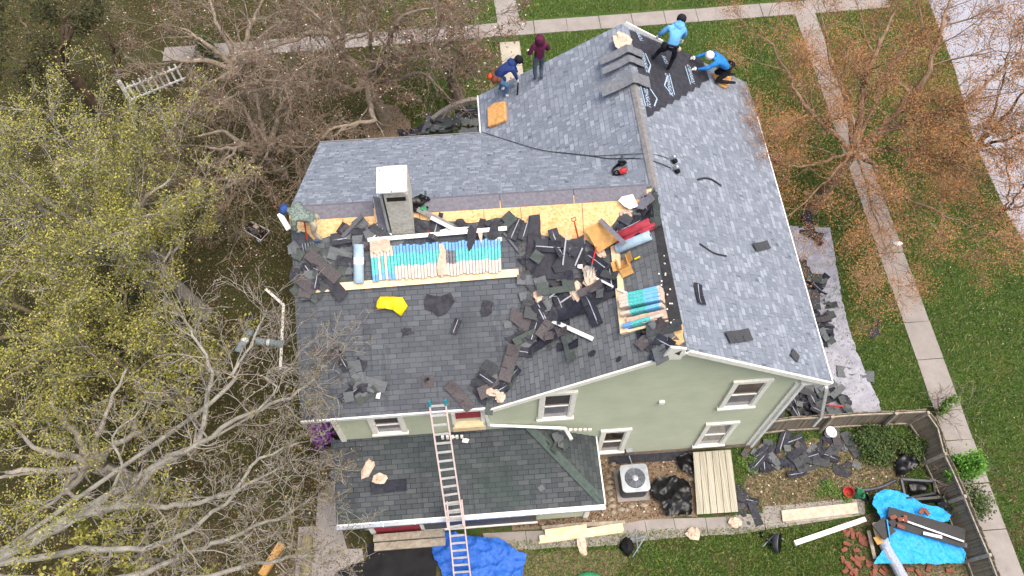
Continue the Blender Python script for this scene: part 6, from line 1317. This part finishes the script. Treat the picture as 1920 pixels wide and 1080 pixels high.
# ================================================================== PEOPLE
def cloth_mat(n, a, b): return plain(n, a, b, 9, rough=.85, bump=.3)
M['navy'] = cloth_mat('navy_cotton', '2c3f78', '1e2c58'); M['maroon'] = cloth_mat('maroon_fleece', '5a1c3c', '3f132a'); M['jeans'] = cloth_mat('blue_denim', '4f7096', '38537a'); M['gjeans'] = cloth_mat('grey_denim', '59636f', '3f4853')
M['lblue'] = cloth_mat('light_blue_fleece', '6fb0e4', '4f8fc8'); M['blue'] = cloth_mat('bright_blue_knit', '2b7fc6', '1d62a2'); M['blackc'] = cloth_mat('black_cotton', '1d1d25', '101016'); M['khaki'] = cloth_mat('stone_cotton', 'c3b8a4', 'a0957f')
M['leather'] = plain('brown_leather', '7b4a34', '54301f', 8); M['capblue'] = cloth_mat('blue_cap_cloth', '33508c', '24396a'); M['shoe'] = plain('pale_sneaker', 'c9c5bf', '8f8a86', 9); M['shoeb'] = plain('blue_sneaker', '2f5f8c', '88a8c4', 14); M['beanie'] = cloth_mat('white_knit', 'ece9e4', 'cfcac4'); M['tan'] = plain('tan_boot', '6d5a48', '4b3c30', 8)
RAD = dict(pelvis=.145, spine=.13, chest=.155, neck=.062, head=.088, crown=.085, hip=.098, knee=.066, ankle=.046, heel=.045, toe=.036, shoulder=.078, elbow=.052, wrist=.036)
BONES = [('pelvis', 'spine'), ('spine', 'chest'), ('chest', 'neck'), ('neck', 'head'), ('head', 'crown')]
for s_ in 'LR': BONES += [('pelvis', 'hip' + s_), ('hip' + s_, 'knee' + s_), ('knee' + s_, 'ankle' + s_), ('ankle' + s_, 'toe' + s_), ('chest', 'shoulder' + s_), ('shoulder' + s_, 'elbow' + s_), ('elbow' + s_, 'wrist' + s_)]
def person(base, rot, J, mats, label, bulk=1.0, hand='glove', rad=None, S_=1.0):
    """J: joint -> (x right, y forward, z up) with the feet near z=0; mats: top, legs, shoes"""
    Mz = Matrix.Rotation(rot, 3, 'Z'); names = list(J); idx = {n: i for i, n in enumerate(names)}
    J = dict(J); nk_ = Vector(J['neck']); hd_ = Vector(J['head']); sh_ = (hd_ - Vector(J['chest'])) * -.14
    for q_ in ('head', 'crown'): J[q_] = tuple(Vector(J[q_]) + sh_)
    names = list(J)
    me = bpy.data.meshes.new('person'); me.from_pydata([Mz @ Vector(J[n]) * S_ for n in names], [(idx[a], idx[b]) for a, b in BONES if a in idx and b in idx], []); me.update()
    o = bpy.data.objects.new('person', me); COL.objects.link(o)
    md = o.modifiers.new('skin', 'SKIN'); md.use_smooth_shade = True; md.branch_smoothing = .4
    sk = me.skin_vertices[0].data if me.skin_vertices else None
    if sk is None:
        bpy.context.view_layer.objects.active = o; me.skin_vertices; 
        bm = bmesh.new(); bm.from_mesh(me); bm.verts.layers.skin.verify(); bm.to_mesh(me); bm.free(); sk = me.skin_vertices[0].data
    for n in names:
        r = RAD[n.rstrip('LR')] * S_; b = bulk if n.rstrip('LR') in ('pelvis', 'spine', 'chest', 'shoulder', 'elbow') else 1
        sk[idx[n]].radius = (r * b, r * b); sk[idx[n]].use_root = (n == 'pelvis')
    sub = o.modifiers.new('sub', 'SUBSURF'); sub.levels = 2; sub.render_levels = 2
    bpy.context.view_layer.update(); ev = o.evaluated_get(bpy.context.evaluated_depsgraph_get()); m2 = bpy.data.meshes.new_from_object(ev)
    bpy.data.objects.remove(o); bpy.data.meshes.remove(me)
    m2.name = 'person'; m2.materials.clear()
    for k in (mats[0], mats[1], mats[2], 'skin'): m2.materials.append(M[k])
    W = {n: Mz @ Vector(J[n]) * S_ for n in names}
    def seg(p, a, b): d = b - a; t = max(0, min(1, (p - a).dot(d) / max(d.length_squared, 1e-9))); return (p - a - d * t).length
    reg = {('pelvis', 'spine'): 0, ('spine', 'chest'): 0, ('chest', 'neck'): 0, ('neck', 'head'): 3, ('head', 'crown'): 3}
    for s_ in 'LR': reg.update({('pelvis', 'hip' + s_): 1, ('hip' + s_, 'knee' + s_): 1, ('knee' + s_, 'ankle' + s_): 1, ('ankle' + s_, 'toe' + s_): 2, ('chest', 'shoulder' + s_): 0, ('shoulder' + s_, 'elbow' + s_): 0, ('elbow' + s_, 'wrist' + s_): 0})
    for f in m2.polygons:
        c = f.center; best = min(reg, key=lambda bn: seg(c, W[bn[0]], W[bn[1]]) / (RAD[bn[0].rstrip('LR')] + .02)); f.material_index = reg[best]; f.use_smooth = True
    for v in m2.vertices:
        q = v.co * 9; dn = noise.noise(q) * .012 + noise.noise(q * 2.6) * .006; v.co += v.normal * dn
    po = bpy.data.objects.new('person', m2); COL.objects.link(po); po.location = base; tag(po, label, 'person')
    # hands: palm, four unequal curled fingers and a thumb
    for s_ in 'LR':
        w_, e_ = W['wrist' + s_], W['elbow' + s_]; d = (w_ - e_).normalized(); n_ = d.cross(Vector((0, 0, 1))); n_ = n_.normalized() if n_.length > .1 else Vector((1, 0, 0)); x = n_; z = x.cross(d); sg = 1 if s_ == 'L' else -1
        m = MB(); k = S_; m.blob(w_ + d * .055 * k, (.042 * k, .05 * k, .042 * k), 1, .05, 8)
        for i, (off, ln) in enumerate(((-.03, .062), (-.01, .075), (.01, .07), (.03, .055))):
            a = w_ + d * .085 * k + x * off * k; m.tube([a, a + d * ln * .5 * k, a + d * ln * .85 * k - z * .02 * k, a + d * ln * .95 * k - z * .04 * k], [.011 * k, .010 * k, .009 * k, .007 * k], 6)
        a = w_ + d * .03 * k + x * sg * .04 * k; m.tube([a, a + d * .03 * k + x * sg * .03 * k, a + d * .06 * k + x * sg * .035 * k], [.013 * k, .011 * k, .009 * k], 6)
        m.build('hand', hand, po, smooth=True, origin=None).location = (0, 0, 0)
    # face
    hd, cr, nk = W['head'], W['crown'], W['neck']; upv = (cr - nk).normalized(); fw = (Mz @ Vector((0, 1, 0))); fw = (fw - upv * fw.dot(upv)).normalized(); sd = upv.cross(fw); c = (hd + cr) / 2
    m = MB(); m.blob(c + fw * .095 - upv * .015, (.015, .02, .022), 2, .05, 6); m.build('nose', 'skin', po, smooth=True).location = (0, 0, 0)
    for q in (-1, 1):
        m = MB(); m.blob(c + fw * .085 + sd * q * .032 + upv * .015, (.011, .008, .008), 2, 0, 6); m.build('eye', 'blackpl', po).location = (0, 0, 0)
        m = MB(); m.blob(c + sd * q * .092, (.018, .018, .03), 2, .05, 6); m.build('ear', 'skin', po).location = (0, 0, 0)
    m = MB(); m.blob(c + fw * .088 - upv * .05, (.026, .008, .008), 2, 0, 6); m.build('mouth', 'red', po).location = (0, 0, 0)
    return po, W, (c, upv, fw, sd)
def headgear(po, hf_, kind, mat):
    c, up_, fw, sd = hf_; Mx = Matrix((sd, fw, up_)).transposed(); m = MB()
    n = 14; prof = {'cap': [(.124, -.03), (.13, .03), (.116, .085), (.075, .12), (0, .135)], 'hood': [(.09, -.14), (.135, -.09), (.14, .0), (.135, .06), (.10, .115), (0, .145)], 'beanie': [(.125, -.05), (.13, .02), (.118, .08), (.075, .125), (0, .14)], 'hair': [(.105, -.06), (.112, 0), (.11, .05), (.08, .095), (0, .112)]}[kind]
    m.lathe(c - fw * (.02 if kind in ('hood', 'hair') else 0), prof, n, rot=Mx)
    if kind == 'cap': m.slab([c + sd * -.08 + fw * .09 + up_ * .02, c + sd * .08 + fw * .09 + up_ * .02, c + sd * .06 + fw * .19 + up_ * .01, c + sd * -.06 + fw * .19 + up_ * .01], .012, up_)
    o = m.build(kind if kind != 'beanie' else 'knit_cap', mat, po, smooth=True); o.location = (0, 0, 0)
def collar(po, W, mat, r=.11, back=(0, 0, 0)):
    m = MB(); c = W['neck'] * .85 + W['chest'] * .15 + Vector(back); m.blob(c, (r * 1.25, r * 1.15, r * .8), 4, .12, 12); m.build('hood', mat, po, smooth=True).location = (0, 0, 0)
def belt(po, W, mats, pouches, r=.165):
    p = W['pelvis'] * .75 + W['spine'] * .25; ax = (W['spine'] - W['pelvis']).normalized(); x = ax.orthogonal().normalized(); y = ax.cross(x)
    m = MB(); m.tube([p + (x * math.cos(t) + y * math.sin(t)) * r for t in [k * math.pi / 8 for k in range(17)]], .03, 6); m.build('belt', mats[0], po).location = (0, 0, 0)
    for i, (d, s) in enumerate(pouches):
        m = MB(); q = p + Vector(d); m.blob(q, (.08 * s, .08 * s, .11 * s), i + 3, .15, 9); m.build('pouch', mats[1 + i % (len(mats) - 1)], po, smooth=True).location = (0, 0, 0)
def stand(**k):
    J = dict(pelvis=(0, 0, .95), spine=(0, 0, 1.13), chest=(0, 0, 1.33), neck=(0, .01, 1.49), head=(0, .03, 1.58), crown=(0, .03, 1.66),
        hipL=(-.1, 0, .9), kneeL=(-.11, .03, .5), ankleL=(-.11, 0, .09), toeL=(-.12, .17, .04), hipR=(.1, 0, .9), kneeR=(.11, .03, .5), ankleR=(.11, 0, .09), toeR=(.12, .17, .04),
        shoulderL=(-.19, 0, 1.41), elbowL=(-.25, -.02, 1.13), wristL=(-.24, .08, .9), shoulderR=(.19, 0, 1.41), elbowR=(.25, -.02, 1.13), wristR=(.24, .08, .9)); J.update(k); return J
# maroon hoodie, standing with his back to us
b_ = at(1009, 151, 0, 'ML')
po, W, hfm = person(b_, R(12), stand(ankleL=(-.08, .05, .06), toeL=(-.1, .22, .03), ankleR=(.08, -.05, .13), toeR=(.1, .12, .1), kneeR=(.1, .06, .52), elbowL=(-.30, -.02, 1.15), wristL=(-.27, .16, 1.08), elbowR=(.27, .0, 1.14), wristR=(.2, .2, 1.12)), ('maroon', 'gjeans', 'shoe'), 'person in a maroon hooded sweatshirt and grey jeans standing on the upper left slope', 1.12, S_=.98); headgear(po, hfm, 'hood', 'maroon')
# navy hoodie, bending over with a hand saw
b_ = at(943, 176, 0, 'ML')
Jb = dict(pelvis=(0, -.22, .78), spine=(0, -.05, .97), chest=(0, .2, 1.12), neck=(0, .38, 1.2), head=(0, .47, 1.26), crown=(0, .52, 1.33), hipL=(-.1, -.2, .74), kneeL=(-.14, .1, .46), ankleL=(-.14, -.08, .08), toeL=(-.15, .1, .04), hipR=(.1, -.2, .74), kneeR=(.15, .12, .46), ankleR=(.15, 0, .1), toeR=(.17, .17, .06),
    shoulderL=(-.19, .26, 1.14), elbowL=(-.2, .38, .88), wristL=(-.12, .46, .66), shoulderR=(.19, .26, 1.14), elbowR=(.22, .34, .88), wristR=(.14, .4, .64))
po, W, hfm = person(b_, R(-82), Jb, ('navy', 'jeans', 'shoe'), 'person in a navy sweatshirt and jeans bending over with a leather tool belt', 1.08, S_=1.0); headgear(po, hfm, 'cap', 'blackc'); collar(po, W, 'navy', .11, (-.05, 0, .0)); belt(po, W, ('leather', 'leather', 'orange'), (((-.08, -.2, 0), 1.1), ((-.2, -.06, .0), 1.1), ((.06, -.2, -.02), .9)))
m = MB(); p = b_ + W['wristR'] + Vector((.02, -.05, -.06)); q_ = at(970, 178, .04, 'ML'); m.tube([p, p.lerp(q_, .35)], .02, 6); m.beam(p.lerp(q_, .35), q_, .05, .03); tag(m.build('pry_bar', 'blackpl'), 'dark tool with a pale tag held by the bending navy worker', 'tool')
# light blue jacket, astride the underlayment
b_ = at(1250, 131, 0, 'MR')
Jc = stand(pelvis=(0, -.06, .86), spine=(0, .06, 1.03), chest=(.0, .24, 1.18), neck=(.03, .40, 1.27), head=(.05, .50, 1.31), crown=(.06, .56, 1.37), hipL=(-.1, -.06, .82), kneeL=(-.3, .1, .52), ankleL=(-.42, .0, .28), toeL=(-.48, .16, .24), hipR=(.1, -.05, .82), kneeR=(.1, .08, .44), ankleR=(.04, -.02, .08), toeR=(.06, .14, .03), shoulderL=(-.19, .24, 1.22), elbowL=(-.36, .2, 1.0), wristL=(-.42, .3, .8), shoulderR=(.19, .28, 1.2), elbowR=(.24, .38, .95), wristR=(.2, .46, .72))
po, W, hfm = person(b_, R(-22), Jc, ('lblue', 'blackc', 'blackc'), 'person in a light blue jacket and black trousers leaning over the black underlayment', 1.14, S_=1.05); headgear(po, hfm, 'beanie', 'blackc'); collar(po, W, 'lblue', .13, (0, -.04, 0)); belt(po, W, ('blackc', 'blackc', 'khaki'), (((-.2, .02, -.05), 1.3), ((.18, -.08, -.08), .8)))
# blue knit and white cap, kneeling on foam
b_ = at(1352, 150, .1, 'MR')
Jd = dict(pelvis=(0, -.12, .48), spine=(0, .04, .62), chest=(0, .26, .76), neck=(0, .42, .84), head=(0, .50, .88), crown=(0, .56, .94), hipL=(-.1, -.1, .44), kneeL=(-.16, .18, .12), ankleL=(-.15, -.24, .07), toeL=(-.15, -.38, .06), hipR=(.1, -.1, .44), kneeR=(.16, .18, .12), ankleR=(.15, -.24, .07), toeR=(.15, -.38, .06),
    shoulderL=(-.18, .32, .80), elbowL=(-.26, .56, .68), wristL=(-.22, .80, .62), shoulderR=(.18, .32, .80), elbowR=(.26, .56, .68), wristR=(.22, .80, .62))
po, W, hfm = person(b_, R(84), Jd, ('blue', 'blackc', 'blackc'), 'person in bright blue top and white cap kneeling with both arms stretched out', 1.1, S_=1.08); headgear(po, hfm, 'beanie', 'beanie'); collar(po, W, 'navy', .09); belt(po, W, ('blackc', 'blackc', 'redp'), (((.16, .05, 0), .8), ((.08, .16, 0), .5)))
# camouflage top and blue cap, seen from above with a shingle fork
b_ = at(604, 448, 0, 'WS')
Je = dict(pelvis=(0, -.02, .82), spine=(0, .12, .96), chest=(0, .34, 1.06), neck=(0, .52, 1.08), head=(0, .62, 1.10), crown=(0, .68, 1.14), hipL=(-.1, 0, .78), kneeL=(-.11, .1, .42), ankleL=(-.06, -.02, .08), toeL=(-.08, .16, .04), hipR=(.1, 0, .78), kneeR=(.2, .26, .58), ankleR=(.26, .2, .36), toeR=(.28, .38, .34),
    shoulderL=(-.2, .38, 1.06), elbowL=(-.3, .42, .82), wristL=(-.2, .42, .62), shoulderR=(.2, .38, 1.06), elbowR=(.34, .4, .88), wristR=(.3, .46, .66))
po, W, hfm = person(b_, R(80), Je, ('camo', 'khaki', 'shoeb'), 'person in camouflage shirt and blue cap bending at the left roof end', 1.25, S_=1.02); headgear(po, hfm, 'cap', 'capblue'); collar(po, W, 'camo', .11, (.05, 0, 0))
fork('shingle_fork', (571, 417), (576, 450), (580, 472), 'orange handled fork held by the worker at the left roof end', 'orange', 'WS', (.6, .14, .05))
# hoods lying on the back
